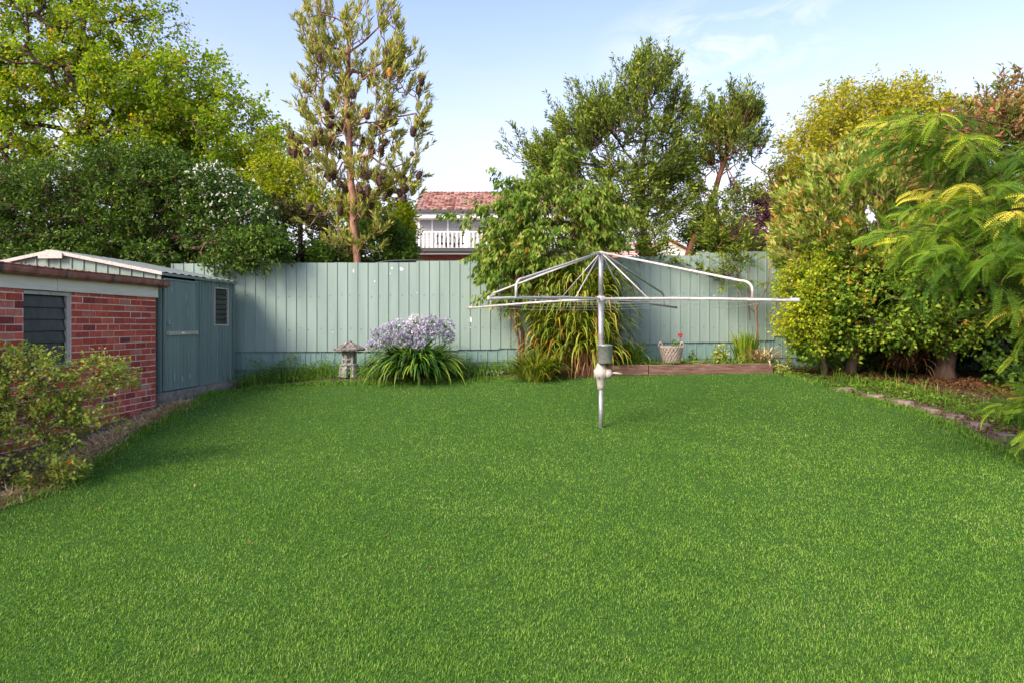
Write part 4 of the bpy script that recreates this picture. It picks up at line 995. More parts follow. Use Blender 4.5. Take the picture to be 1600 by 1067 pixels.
def leafy(name, label, c, n, r, h, mat, size, seed, tpl=None, flowers=None, cat='plant', group=None, upr=.6):
    rng = np.random.default_rng(seed); root = thing(name, label, cat, c, group)
    mb = MB(); k = max(4, n//14); st = np.array(tuple(c))[None]+np.stack([rng.normal(size=k)*r*.35, rng.normal(size=k)*r*.3, np.full(k, -.02)], -1)
    en = st+np.stack([rng.normal(size=k)*r*.5, rng.normal(size=k)*r*.4, h*(.5+.6*rng.random(k))], -1)
    tubes_np(mb, st, en, np.full(k, .004), np.full(k, .002), 1, 4)
    i = rng.integers(0, k, n); t = .2+.8*rng.random(n); p = st[i]+(en[i]-st[i])*t[:, None]+rng.normal(size=(n, 3))*r*.1
    d = norm(rng.normal(size=(n, 3))*np.array([1, 1, .5])+np.array([0, 0, .3])); scatter(mb, tpl or LEAF, p, d, norm(np.array([0, 0, upr])+rng.normal(size=(n, 3))*.4), size*(.6+.8*rng.random(n)), 0, rng.random(n))
    mb.build('leaves', [M[mat], M['stalk']], root, loc=c)
    if flowers:
        for (px, py, rr_) in flowers:
            f = P(px, py, c.y); fb = MB(); m = 26; v = norm(rng.normal(size=(m, 3)))
            scatter(fb, T_leaf(.45), np.array(tuple(f))[None]+v*rr_*.35, v, rng.normal(size=(m, 3)), rr_*.8, 0, rng.random(m)); fb.tube([Vector(c), f], .003, 5, mi=1)
            fb.build('flower', [M['petal_red'], M['stalk']], root, loc=c)
    return root
gc = Vector((bc.x+.12, bc.y, bc.z+hb_-.03))
leafy('geranium', 'small geranium with one red bloom growing in the woven basket', gc, 46, .1, .16, 'lf_weed', .05, 41, T_leaf(.45), [(1063, 524, .05)])
leafy('variegated_shrub', 'little cream and green variegated bush right of the woven basket', bedc(1126, 12.6), 420, .2, .38, 'lf_varieg', .06, 42)
leafy('variegated_shrub', 'low pale variegated plant trailing over the end of the long sleeper', center(1218, 12.3), 300, .25, .16, 'lf_varieg', .045, 43)
leafy('variegated_shrub', 'thin upright variegated sprig at the fence beside the golden bush', center(1231, 12.9), 90, .08, .42, 'lf_varieg', .05, 44)
leafy('leafy_weed', 'dark leafy weed against the fence just right of the basket', bedc(1082, 12.8), 120, .12, .25, 'lf_midgreen', .05, 45)
leafy('leafy_weed', 'dark low weed growing behind the stone lantern', center(588, 12.7), 200, .2, .3, 'lf_darkshrub', .05, 46)
leafy('leafy_weed', 'thin wispy weed between the lilac clump and the cherry stems', center(745, 12.7), 160, .3, .38, 'lf_weed', .035, 47)
leafy('leafy_weed', 'bushy green weed at the right end of the back fence', center(1300, 12.75), 500, .5, .3, 'lf_weed', .05, 48)
# sapling with tiers of feathery leaves
sp0 = bedc(1184, 12.8); sap = thing('sapling', 'thin bare stemmed sapling with flat tiers of pale feathery leaves', 'tree', sp0)
P_ = lambda px, py: P(px, py, 12.75)
mb = MB(); mb.tube([sp0-Vector((0, 0, .05)), P_(1183, 510), P_(1180, 480), P_(1172, 460), P_(1168, 446)], [.022, .02, .017, .013, .008], 8); mb.tube([P_(1180, 485), P_(1192, 462), P_(1200, 448), P_(1203, 410), P_(1204, 395)], [.014, .012, .01, .008, .005], 7)
mb.tube([P_(1181, 490), P_(1160, 470), P_(1152, 450)], [.01, .008, .005], 6); mb.tube([P_(1172, 500), P_(1168, 450), P_(1172, 415)], [.01, .009, .005], 6)
mb.build('trunk', M['bark_pale'], sap, smooth=True, loc=sp0)
FR_L = []
def T_frond(pairs=11, L=1.0, lw=.10, ll=.2, curve=.35, lead=True):
    """compound leaf: rachis with paired leaflets, unit length"""
    V = []; Fc = []
    def rp(t): return np.array([0, math.sin(t*curve*1.5)/(curve*1.5), -(1-math.cos(t*curve*1.5))/(curve*1.5)])
    ts = np.linspace(0, 1, 5)
    for t in ts: p = rp(t); V += [p+np.array([-.006, 0, 0]), p+np.array([.006, 0, 0])]
    for i in range(4): Fc.append((2*i, 2*i+1, 2*i+3, 2*i+2))
    for i in range(pairs):
        t = .12+.86*i/(pairs-1); p = rp(t); k = ll*(1-.5*abs(t-.45))*(1 if t < .9 else .8)
        for s in (-1, 1):
            d = np.array([s*.93, .34, -.10-.25*abs(s)*.5]); d /= np.linalg.norm(d); w = np.array([-s*d[1], abs(d[0]), 0])*lw*.5
            b = len(V); V += [p, p+d*k*.45+w+np.array([0, 0, .01]), p+d*k, p+d*k*.45-w+np.array([0, 0, .01])]; Fc.append((b, b+1, b+2, b+3) if s < 0 else (b, b+3, b+2, b+1))
    return np.array(V), np.array(Fc)
FROND = T_frond(14, lw=.052, ll=.15, curve=.85)
rng = np.random.default_rng(51); mb = MB()
for (px, py) in ((1204, 392), (1203, 402), (1200, 442), (1152, 446), (1170, 415), (1172, 440)):
    c = P_(px, py); m = 13; th = rng.random(m)*6.283; d = np.stack([np.cos(th), np.sin(th), .15+.2*rng.random(m)], -1)
    scatter(mb, FROND, np.repeat(np.array([tuple(c)]), m, 0), d, np.tile(np.array([0, 0, 1.]), (m, 1)), .25+.1*rng.random(m), 0, rng.random(m)*.6+.3)
mb.build('crown', M['lf_robinia'], sap, loc=sp0)

# weeds and ground cover in the beds (uncountable)
def cover(name, pxs, n, wid, size, mat, seed, hmax=.1, tall=0, dz=0):
    rng = np.random.default_rng(seed); p = along(pxs, n, wid, rng); p[:, 2] += dz; mb = MB()
    k = inside(p[:, 0]*1.0, p[:, 1]-.08); p = p[~k]; n = len(p)
    patch = np.array([max(0, noise.noise(Vector(q)*2.3)+.25) for q in p]); p[:, 2] += patch*hmax*rng.random(n)*2
    d = norm(rng.normal(size=(n, 3))*np.array([1, 1, .35])+np.array([0, -.2, .35])); scatter(mb, LEAF, p, d, norm(np.array([0, -.3, 1])+rng.normal(size=(n, 3))*.4), size*(.5+rng.random(n)), 0, rng.random(n)*.8+.2*patch)
    if tall:
        q = along(pxs, tall, wid*.8, rng); q = q[~inside(q[:, 0], q[:, 1]-.1)]; m = len(q)
        blades(mb, q, rng.random(m)*6.28, .12+.2*rng.random(m), np.full(m, .008), rng.random(m)*.5, rng.random(m)*1.2, 4, 0, rng.random(m))
    tag(mb.build(name, M[mat]), None, None, kind='stuff')
cover('ground_cover', [(372, 602), (450, 592), (520, 586), (600, 585), (720, 585), (790, 580), (870, 576)], 15000, .2, .035, 'lf_weed', 61, .26, 2200)
cover('ground_cover', [(400, 606), (520, 600), (650, 598), (800, 592)], 9000, .13, .03, 'lf_weed', 67, .06, 900)
cover('bed_weeds', [(880, 583), (1000, 580), (1100, 577), (1205, 577), (1290, 580)], 5000, .05, .03, 'lf_weed', 62, .08, 300)
rng = np.random.default_rng(69); n = 5200; mb = MB(); x = rng.uniform(.9, 4.85, n); y = rng.uniform(12.26, 12.95, n)
pt = np.array([max(0, noise.noise(Vector((a*2.4, b*2.4, 4)))+.2) for a, b in zip(x, y)]); p = np.stack([x, y, .845+.012*x/2+pt*.2*rng.random(n)], -1)
scatter(mb, LEAF, p, norm(rng.normal(size=(n, 3))*np.array([1, 1, .35])+np.array([0, -.2, .35])), norm(np.array([0, -.3, 1])+rng.normal(size=(n, 3))*.4), .034*(.5+rng.random(n)), 0, rng.random(n)*.8+.2*pt)
m = 500; blades(mb, np.stack([rng.uniform(.9, 4.85, m), rng.uniform(12.26, 12.9, m), np.full(m, .84)], -1), rng.random(m)*6.28, .1+.18*rng.random(m), np.full(m, .008), rng.random(m)*.5, rng.random(m)*1.2, 4, 0, rng.random(m))
tag(mb.build('bed_weeds', M['lf_weed']), None, None, kind='stuff')
cover('border_weeds', [(1290, 596), (1380, 604), (1450, 620), (1540, 640), (1640, 670), (1800, 720)], 13000, .3, .035, 'lf_weed', 63, .06, 500)
cover('leaf_litter', [(1210, 575), (1300, 585), (1400, 600), (1500, 625), (1620, 680), (1750, 720)], 7000, .28, .04, 'lf_litter', 64, .02)
cover('leaf_litter', [(1330, 583), (1450, 592), (1560, 606), (1700, 640)], 9000, .35, .045, 'lf_litter', 68, .03)
cover('clover', [(380, 604), (560, 600), (720, 596), (900, 584), (1100, 577), (1240, 584), (1400, 632), (1500, 668)], 6000, .08, .026, 'lf_weed', 65, .05)
rng = np.random.default_rng(91); n = 90; x = rng.uniform(-5, 6, n); y = 2.5+9.5*rng.random(n)**.8; k = inside(x, y); x, y = x[k], y[k]; p = np.stack([x, y, G(x, y)+.012], -1); mb = MB()
scatter(mb, T_leaf(.35), p, rng.normal(size=p.shape)*np.array([1, 1, .2]), np.tile([0, 0, 1.], (len(p), 1))+rng.normal(size=p.shape)*.4, .02+.02*rng.random(len(p)), 0, rng.random(len(p)))
tag(mb.build('fallen_leaves', M['lf_dead']), None, None, kind='stuff')
# tiny white daisies
rng = np.random.default_rng(66); mb = MB(); p = along([(690, 588), (790, 586)], 60, .12, rng); p[:, 2] += .05+.05*rng.random(len(p))
for k in range(4): scatter(mb, LEAF, p, rng.normal(size=p.shape), np.tile([0, 0, 1.], (len(p), 1)), .022, 0, rng.random(len(p)))
tag(mb.build('daisies', M['petal_white']), None, None, kind='stuff')

# stone edging on the right
rr = random.Random(9); epx = [(1290, 602), (1335, 613), (1385, 624), (1430, 634), (1470, 645), (1505, 657), (1545, 672), (1590, 690), (1640, 708), (1700, 735)]
descs = ['small grey edging stone at the far end of the right border', 'flat reddish edging stone second from the far end of the border', 'brown edging stone in front of the whitish shrub trunk', 'long pinkish grey edging stone below the leafy groundcover',
         'pale grey edging stone beside the thick trunk bed', 'broken grey edging stone left of the low fern like branch', 'reddish edging stone under the low fern like branch', 'dull brick coloured edging stone at the right edge of the photo']
for i in range(8):
    a, b = gp(*epx[i]), gp(*epx[i+1]); mid = a.lerp(b, .5); L_ = (b-a).length*rr.uniform(.8, .95); w = rr.uniform(.1, .15); h = rr.uniform(.045, .08)
    bm = bmesh.new(); bmesh.ops.create_cube(bm, size=1)
    bmesh.ops.subdivide_edges(bm, edges=bm.edges[:], cuts=3, use_grid_fill=True)
    for v in bm.verts:
        k = noise.noise(v.co*2.1+Vector((i*3, 0, 0)))*.16; v.co = v.co*(1+k); v.co.x *= L_; v.co.y *= w; v.co.z *= h*1.6
        r_ = (abs(v.co.x)/(L_*.5))**4; v.co.y *= 1-.25*r_; v.co.z *= 1-.2*r_
    me = bpy.data.meshes.new('edging_stone'); bm.to_mesh(me); bm.free(); me.materials.append(M['stone_edge'] if 'stone_edge' in M else M.setdefault('stone_edge', noise_mat('edging_stone', [(.32, (.07, .045, .035)), (.5, (.17, .115, .095)), (.7, (.34, .28, .26))], scale=9, rough=.95, bump=.8)))
    o = bpy.data.objects.new('edging_stone', me); COL.objects.link(o); o.location = mid+Vector((0, 0, -.008)); o.rotation_euler = (rr.uniform(-.1, .1), rr.uniform(-.05, .05), math.atan2(b.y-a.y, b.x-a.x))
    tag(o, descs[i], 'edging stone', 'edging stones along the right border')

# ================================================================ HOUSE BEHIND
hs_ = thing('white_house', 'white weatherboard upper storey with terracotta roof and balcony behind the fence', 'house', (-1.5, 38, 1))
hl = hs_.location; ez = lambda py, d: EYE+(506-py)/F*d; exx = lambda px, d: (px-800)/F*d
wx0, wx1, wy = exx(648, 37), 5.5, 37.0
mb = MB(); zf, ze = ez(393, 37)-.1, ez(333, 37); k = 0; z = zf
while z < ze:      # lapped boards
    z1 = min(z+.17, ze)
    for (a, b) in ((wx0, exx(674, 37)), (exx(724, 37)+.05, wx1)):
        mb.arr([(a, wy-.02, z), (b, wy-.02, z), (b, wy, z1), (a, wy, z1)], [(0, 1, 2, 3)]); mb.arr([(a, wy, z), (b, wy, z), (b, wy-.02, z), (a, wy-.02, z)], [(0, 1, 2, 3)])
    z = z1
mb.box((wx0, wy+.01, zf), (wx0+.1, wy+6, ze)); mb.box((wx1-.1, wy+.01, zf), (wx1, wy+6, ze)); mb.box((wx0+.1, wy+5.9, zf), (wx1-.1, wy+6, ze))
mb.build('wall', M['wb'], hs_, loc=hl)
mb = MB(); ey, ry = 36.3, 40.0; z0, z1 = ez(329, ey), ez(300.5, ry); xe0, xe1 = exx(645, ey)+.05, 6.0; xr0 = exx(658, ry); rows_ = 17; rng = np.random.default_rng(77)
for i in range(rows_):
    f0, f1 = i/rows_, (i+1)/rows_; ya, yb = ey+(ry-ey)*f0, ey+(ry-ey)*f1; za, zb = z0+(z1-z0)*f0, z0+(z1-z0)*f1; xa = xe0+(xr0-xe0)*f0; n = 52; w = (xe1-xa)/n
    for k in range(n):
        a, b = xa+w*k, xa+w*(k+1); zz = .035+rng.normal()*.006
        mb.arr([(a, ya, za+zz), ((a+b)/2, ya, za+zz+.03), ((a+b)/2, yb, zb+.045), (a, yb, zb+.015), (b, ya, za+zz), (b, yb, zb+.015), (a, ya, za-.02), (b, ya, za-.02)], [(0, 1, 2, 3), (1, 4, 5, 2), (6, 7, 4, 0)], 0, rng.random())
mb.arr([(xr0, ry, z1), (xe1, ry, z1), (xe1, ry+4, z0), (xe0, ry+4, z0)], [(0, 1, 2, 3)])
mb.build('roof', M['tile'], hs_, loc=hl)
mb = MB(); mb.box((xe0-.12, ey-.14, z0-.15), (xe1, ey-.01, z0+.01)); mb.box((wx0-.32, ey-2.0, ez(395, 35)-.02), (wx1, ey-1.5, ez(393, 35)+.1)); mb.build('gutter', M['dark_trim'], hs_, loc=hl)
mb = MB(); mb.box((xe0, ey-.01, z0-.42), (xe1, ey+.03, z0-.16)); mb.box((xe0, ey+.03, z0-.42), (xe1, wy-.03, z0-.38)); mb.box((xe0+.15, wy-.05, zf), (xe0+.25, wy-.025, z0-.42)); mb.build('fascia', M['white'], hs_, loc=hl)
mb = MB(); mb.tube([(xe0-.05, ey-.07, z0-.1), (xe0+.02, wy-.2, z0-.9), (xe0+.02, wy-.1, zf)], .045, 8); mb.build('downpipe', M['white'], hs_, smooth=True, loc=hl)
def slider(x0, x1, zt, zb, parts):
    mb = MB(); t = .09
    mb.box((x0, wy-.03, zt-t), (x1, wy+.03, zt)); mb.box((x0, wy-.03, zb), (x1, wy+.03, zb+t))
    for i in range(parts+1):
        x = x0+(x1-x0-t)*i/parts; mb.box((x, wy-.035, zb+t), (x+t, wy+.035, zt-t))
    w = mb.build('window', M['white'], hs_, loc=hl)
    for i in range(parts):
        a = x0+(x1-x0-t)*i/parts+t; b = x0+(x1-x0-t)*(i+1)/parts; g_ = MB(); g_.box((a, wy, zb+t), (b, wy+.012, zt-t)); o = g_.build('pane', M['house_glass'], w, loc=hl); o.location = (0, 0, 0)
slider(exx(674, 37), exx(724, 37)+.05, ez(336.5, 37), zf+.05, 2)
mb = MB(); mb.box((exx(724, 37)+.1, wy-.09, zf), (exx(726.5, 37)+.13, wy-.025, z0-.42)); mb.build('post', M['white'], hs_, loc=hl)
# second window right of post
def slider2():
    x0, x1, zt, zb = exx(728, 37)+.12, exx(765, 37), ez(336.5, 37), zf+.05
    mb = MB(); mb.box((x0, wy-.06, zb), (x1, wy-.035, zt)); w = mb.build('window', M['white'], hs_, loc=hl); g_ = MB(); g_.box((x0+.09, wy-.075, zb+.09), (x1-.09, wy-.062, zt-.09)); o = g_.build('pane', M['house_glass'], w, loc=hl); o.location = (0, 0, 0)
slider2()
# balcony
by = 35.0; bz0, bz1 = ez(391, by), ez(362, by); bx0 = exx(640, by); 
mb = MB(); mb.box((bx0-.05, by-.02, bz0-.12), (wx1, wy-.05, bz0-.02)); mb.build('balcony_floor', M['white'], hs_, loc=hl)
mb = MB(); mb.box((bx0, by-.03, bz1-.06), (wx1, by+.04, bz1)); mb.box((bx0, by-.02, bz0+.06), (wx1, by+.03, bz0+.12)); mb.box((bx0-.035, by+.04, bz1-.06), (bx0+.035, wy-.05, bz1)); mb.box((bx0-.02, by+.04, bz0+.06), (bx0+.02, wy-.05, bz0+.12))
x = bx0+.0
while x < wx1: mb.box((x, by-.015, bz0+.12), (x+.085, by+.015, bz1-.06)); x += .215
y = by+.2
while y < wy-.2: mb.box((bx0-.014, y, bz0+.12), (bx0+.014, y+.085, bz1-.06)); y += .215
for x in (bx0-.06, bx0+2.9, bx0+5.8): mb.box((x, by-.06, bz0-.05), (x+.12, by+.06, bz1+.04))
mb.build('balcony_railing', M['white'], hs_, loc=hl)
mb = MB(); mb.box((bx0+.1, by+.15, ez(407, 35)-4), (wx1, wy-.1, ez(398.5, 35))); mb.build('brick_storey', M['red_brick_far'], hs_, loc=hl)
mb = MB(); mb.box((bx0-.02, by-.01, ez(398.5, 35)), (wx1, by+.03, ez(395, 35)-.03)); mb.build('balcony_fascia', M['white'], hs_, loc=hl)
# balcony chairs and table
def bchair(cx, rot, label):
    t = thing('balcony_chair', label, 'chair', (cx, by+.95, bz0-.02), 'black chairs on the white balcony'); c = math.cos(rot); s = math.sin(rot); Rm = np.array([[c, -s, 0], [s, c, 0], [0, 0, 1]]); o = tuple(t.location)
    mb = MB(); mb.box((-.25, -.25, .42), (.25, .25, .47), R=Rm, o=o); mb.build('seat', M['furn'], t, loc=t.location)
    mb = MB(); mb.tube([tuple(Rm @ np.array((-.24+.0, .25, .45))+np.array(o))]+[tuple(Rm @ np.array((-.26*math.cos(a), .28, .62+.3*math.sin(a)))+np.array(o)) for a in np.linspace(0, math.pi, 9)]+[tuple(Rm @ np.array((.24, .25, .45))+np.array(o))], .035, 6)
    for q in (-.12, 0, .12): mb.tube([tuple(Rm @ np.array((q, .26, .47))+np.array(o)), tuple(Rm @ np.array((q, .28, .88))+np.array(o))], .025, 5)
    mb.build('backrest', M['furn'], t, loc=t.location)
    for (a, b) in ((-.22, -.22), (.22, -.22), (-.22, .22), (.22, .22)):
        mb = MB(); mb.tube([tuple(Rm @ np.array((a, b, .0))+np.array(o)), tuple(Rm @ np.array((a, b, .43))+np.array(o))], .025, 5); mb.build('leg', M['furn'], t, loc=t.location)
bchair(exx(690, 36), .5, 'black chair left of centre on the white balcony'); bchair(exx(704, 36), 0, 'black chair in the middle of the white balcony'); bchair(exx(718, 36), -.6, 'black chair nearest the cherry tree on the white balcony')

sh2 = thing('small_house', 'small white gabled house with bright orange tile roof beyond the fence', 'house', (4.9, 26, 1)); sl2 = sh2.location
mb = MB(); d = 25.0; gx0, gx1, gxa = exx(1026, d), exx(1075, d), exx(1044, d); zt_, zb_ = ez(377, d), ez(402, d)
mb.arr([(gx0, d, -.5), (gx1, d, -.5), (gx1, d, ez(393, d)), (gxa, d, zt_), (gx0, d, ez(384, d))], [(0, 1, 2, 3, 4)]); mb.arr([(gx1, d, -.5), (gx1, d+6, -.5), (gx1, d+6, ez(393, d)), (gx1, d, ez(393, d))], [(0, 1, 2, 3)])
mb.arr([(gx0-1.6, d+.6, -.5), (gx0, d+.6, -.5), (gx0, d+.6, ez(401, d)), (gx0-1.6, d+.6, ez(401, d))], [(0, 1, 2, 3)])
mb.build('wall', M['white'], sh2, loc=sl2)
mb = MB(); mb.arr([(gxa, d-.25, zt_+.08), (gx1+.15, d-.25, ez(394, d)), (gx1+.15, d+6, ez(394, d)), (gxa, d+6, zt_+.08)], [(0, 1, 2, 3)])
rng = np.random.default_rng(5)
for i in range(8):
    for k in range(14):
        xa = gx0-1.9+k*.16; f0, f1 = i/8, (i+1)/8; za = ez(403, d)+.75*f0; zb2 = ez(403, d)+.75*f1; mb.arr([(xa, d+.3+1.5*f0, za+.03), (xa+.16, d+.3+1.5*f0, za+.03), (xa+.16, d+.3+1.5*f1, zb2), (xa, d+.3+1.5*f1, zb2)], [(0, 1, 2, 3)], 0, rng.random())
mb.build('roof', M['tile_orange'], sh2, loc=sl2)

# ================================================================ TREES AND SHRUBS
def gb(px, y): x = (px-800)/F*y; return Vector((x, y, float(G(x, y))))
# big box elder, back left
D = 18.5
tree('box_elder_tree', 'huge spreading light green tree with yellowing leaves rising behind the shed', 'tree', gb(120, D), [P(125, 330, D), P(150, 250, D)],
     [(40, 60, D, 150, 110, 2.0), (60, -90, D, 200, 110, 2.2, .8), (190, 110, D, 110, 85, 1.8), (270, 160, D, 100, 80, 1.8), (330, 205, D, 95, 75, 1.5), (400, 250, D, 60, 65, 1.3), (120, 190, D, 170, 60, 1.8), (-60, 160, D, 120, 120, 1.8), (230, 250, D, 150, 55, 1.5), (230, 40, D, 40, 35, 1), (350, 290, D, 120, 30, 1.2), (30, 250, D, 70, 35, 1.2, .6)],
     1800, M['bark_dark'], M['lf_elder'], 1, .26, shell=3.2, gap=(.9, -.15), twig=.44, up=.35, outw=.7, nl=58, size=.095, ang=1.0, ldroop=-.25, spread=.10, arch=.25, tpl=T_leaf(.36), rmin=.009, rnd_pow=.9)
# laurel mass over the shed
D = 14.1
tree('laurel_hedge', 'dense dark green glossy hedge tree overhanging the shed roof', 'tree', gb(200, D+.4), [P(200, 440, D+.4), P(205, 370, D)],
     [(40, 345, D, 110, 85, 1.1), (160, 330, D, 110, 90, 1.2), (270, 335, D, 100, 85, 1.2), (230, 285, D, 90, 45, 1.0), (350, 390, D-.2, 70, 45, 1.1), (390, 395, D-.3, 48, 36, .9), (-60, 350, D, 80, 90, 1), (120, 410, D-.5, 120, 40, .8), (120, 340, D+.8, 170, 80, .5), (300, 350, D+.8, 130, 70, .5), (290, 405, D-.3, 90, 35, 1.0), (408, 392, 12.75, 36, 32, .3, 1.4), (350, 398, 12.8, 40, 26, .3)],
     4200, M['bark_dark'], M['lf_laurel'], 2, .16, shell=4.5, gap=(1.6, -.3), twig=.26, up=.25, nl=26, size=.08, ang=.9, spread=.05, tpl=T_leaf(.24), leaf_up=.7)
# jasmine with white blossom
def blossoms(cb, rng, A, mid, end, dirs):
    k = rng.random(len(A)) < .4; e = np.repeat(end[k], 3, 0); e = e+rng.normal(size=e.shape)*.06; e[:, 1] -= .05
    for q in range(3): scatter(cb, T_leaf(.45), e, rng.normal(size=e.shape), rng.normal(size=e.shape), .04, 2, rng.random(len(e)))
D = 13.6
r_, _ = tree('jasmine_shrub', 'grey green climber covered in small white blossom at the right of the dark hedge', 'shrub', gb(372, 13.5), [P(372, 440, D), P(372, 390, D)],
     [(345, 325, D, 40, 45, .5), (385, 350, D, 45, 45, .5), (320, 300, D, 25, 20, .4), (405, 380, D, 30, 25, .4), (350, 290, D, 30, 18, .4)], 420, M['bark_dark'], M['lf_jasmine'], 3, .05, shell=5, twig=.2, nl=20, size=.06, spread=.05, extra=blossoms)
for c in r_.children:
    if c.name.startswith('crown'): c.data.materials.append(M['petal_white'])
# banksia
D = 14.9
bt, BA = tree('banksia_tree', 'tall narrow banksia tree hung with brown seed cones rising above the fence', 'tree', gb(556, D), [P(557, 420, D), P(554, 350, D), P(549, 280, D), P(543, 200, D), P(541, 120, D), P(546, 50, D)],
     [(498, 45, D, 28, 60, .5), (487, 150, D, 26, 60, .5, .8), (512, 110, D, 28, 70, .5), (548, 95, D, 20, 75, .4), (570, 40, D, 10, 40, .3, .8), (608, 60, D, 20, 65, .5), (628, 110, D, 22, 60, .5), (650, 150, D, 14, 60, .4), (655, 200, D, 14, 40, .4), (600, 150, D, 35, 60, .6), (530, 190, D, 40, 60, .6), (500, 250, D, 38, 35, .6), (590, 240, D, 40, 60, .6), (640, 260, D, 22, 35, .5), (540, 290, D, 50, 35, .6), (640, 310, D, 18, 14, .4, 1.2), (600, 290, D, 40, 30, .5), (530, 370, D, 30, 28, .5, .7), (600, 370, D, 30, 25, .5, .7), (490, 340, D, 20, 16, .4), (465, 235, D, 12, 22, .3), (552, 335, D, 34, 22, .4), (565, 388, D, 34, 18, .4)],
     640, M['bark_pink'], M['lf_banksia'], 4, .08, afrom=.3, vert=2.0, shell=2.8, gap=(2.2, -.12), twig=.32, up=1.5, outw=.45, nl=33, size=.145, ang=.6, ldroop=.1, spread=.015, tip=.1, tpl=T_leaf(.09, .01, .02), rmin=.009, leaf_up=.3)
mc = MB(); m_ = 12
mc.lathe([(0, -.01), (.03, 0), (.042, .03), (.045, .08), (.042, .12), (.028, .15), (0, .16)], 10, rnd=.3)
rng = np.random.default_rng(88); vv = norm(rng.normal(size=(90, 3))); pp = np.stack([vv[:, 0]*.042, vv[:, 1]*.042, .075+vv[:, 2]*.07], -1); scatter(mc, T_leaf(.4), pp, vv, rng.normal(size=(90, 3)), .022, 0, rng.random(90))
c0 = mc.build('seed_cone', M['cone'], bt); meD = c0.data; meF = meD.copy(); meF.materials.clear(); meF.materials.append(M['cone_fresh'])
first = True
cc = [(p) for p in BA if 175 < 506-(p[2]-EYE)*F/p[1] < 345 or (95 < 506-(p[2]-EYE)*F/p[1] <= 175 and rng.random() < .15)]
rng.shuffle(cc)
for i, p in enumerate(cc[:88]):
    o = c0 if first else c0.copy()
    if not first: COL.objects.link(o)
    first = False; o.parent = bt
    if i % 18 == 5: o.data = meF; o['label'] = 'fresh orange flower spike'
    o.location = Vector(p)+Vector((rng.normal()*.08, -.06-.1*rng.random(), rng.normal()*.05))-bt.location; o.rotation_euler = (rng.normal()*.35, rng.normal()*.35, 0); s = rng.uniform(.95, 1.5); o.scale = (s, s, s*rng.uniform(.9, 1.15))
# shrubs between the banksia and the hedge, all beyond the fence
D = 16.5
def shrub(label, px, blobs, n, leaf, seed, **kw):
    d = blobs[0][2]; kw.setdefault('nl', 24); kw.setdefault('size', .08); kw.setdefault('twig', .25)
    return tree(kw.pop('name', 'background_shrub'), label, kw.pop('cat', 'shrub'), gb(px, d), [P(px, blobs[0][1]+25, d)], blobs, n, kw.pop('bark', M['bark_dark']), M[leaf], seed, kw.pop('r', .06), group=kw.pop('group', None), **kw)
GB = 'shrubs growing beyond the green fence'
shrub('dark brownish shrub beyond the fence left of the banksia trunk', 470, [(470, 375, 16.3, 50, 42, .8), (440, 350, 16.3, 30, 30, .8), (500, 400, 16.3, 40, 25, .8)], 420, 'lf_darkshrub', 20, shell=5, group=GB)
shrub('light green shrub behind the dark brown one beside the banksia', 470, [(455, 300, 17.2, 45, 50, .8), (490, 330, 17.2, 40, 30, .8), (430, 270, 17.2, 30, 40, .7)], 380, 'lf_yellowgreen', 21, shell=4, group=GB)
shrub('bright yellow green shrub right of the banksia trunk', 605, [(600, 335, 17.5, 35, 30, .7), (618, 355, 17.5, 22, 45, .7), (560, 335, 17.5, 30, 30, .7)], 300, 'lf_yellowgreen', 22, shell=4, group=GB, size=.1)
shrub('mid green shrub low against the fence right of the banksia', 590, [(590, 385, 15.8, 48, 30, .7), (625, 396, 15.8, 16, 14, .5), (530, 400, 15.6, 40, 20, .6)], 420, 'lf_midgreen', 23, shell=5, group=GB)
shrub('dark purple leaved shrub next to the white balcony', 628, [(628, 360, 22, 12, 38, .6), (622, 385, 22, 16, 30, .6)], 220, 'lf_purple', 24, shell=5, group=GB, size=.12)
# cherry in front of the fence
D = 12.4
tree('cherry_tree', 'leafy cherry shrub with drooping pointed leaves in front of the fence', 'tree', gb(822, 12.5), [P(815, 520, D), P(800, 450, D), P(830, 400, D)],
     [(850, 370, D, 85, 62, .7), (818, 340, D, 34, 40, .5), (808, 400, D, 36, 42, .5), (745, 352, D-.1, 20, 16, .3, .6), (712, 334, D-.1, 12, 8, .2, .7), (768, 400, D, 14, 18, .3, .7), (785, 285, D, 7, 22, .15, .8), (880, 265, D, 9, 40, .2, .8), (905, 345, D, 45, 40, .5), (945, 360, D, 26, 30, .4), (930, 320, D, 22, 25, .3), (850, 425, D, 50, 38, .5), (795, 440, D, 34, 32, .4, .7), (760, 340, D, 7, 16, .15, .8), (965, 335, D, 12, 10, .2, .7), (850, 300, D, 25, 20, .4), (815, 310, D, 20, 18, .3)],
     800, M['bark_red'], M['lf_cherry'], 5, .035, shell=3.2, gap=(2.2, -.08), twig=.32, up=.35, outw=.6, nl=24, size=.112, ang=1.1, ldroop=-1.2, spread=.03, arch=.7, tpl=T_leaf(.2, .05, .12), rmin=.004, leaf_up=.4)
mb = MB()
mbt = thing('cherry_tree', 'young red stemmed cherry sucker in front of the fence left of the strap clump', 'tree', gb(812, 12.3)); b0 = Vector(mbt.location)
mb.tube([b0-Vector((0, 0, .05)), P(812, 540, 12.3), P(806, 505, 12.3), P(803, 470, 12.3)], [.02, .02, .022, .014], 8); mb.tube([P(812, 535, 12.3), P(798, 495, 12.3), P(793, 455, 12.3)], [.012, .011, .009], 7); mb.build('trunk', M['bark_red'], mbt, smooth=True, loc=b0)
rng = np.random.default_rng(3); mb = MB(); m = 60; c = np.array([tuple(P(x, y, 12.3)) for x, y in ((803, 470), (793, 455), (806, 498), (796, 480))])[rng.integers(0, 4, m)]+rng.normal(size=(m, 3))*.06
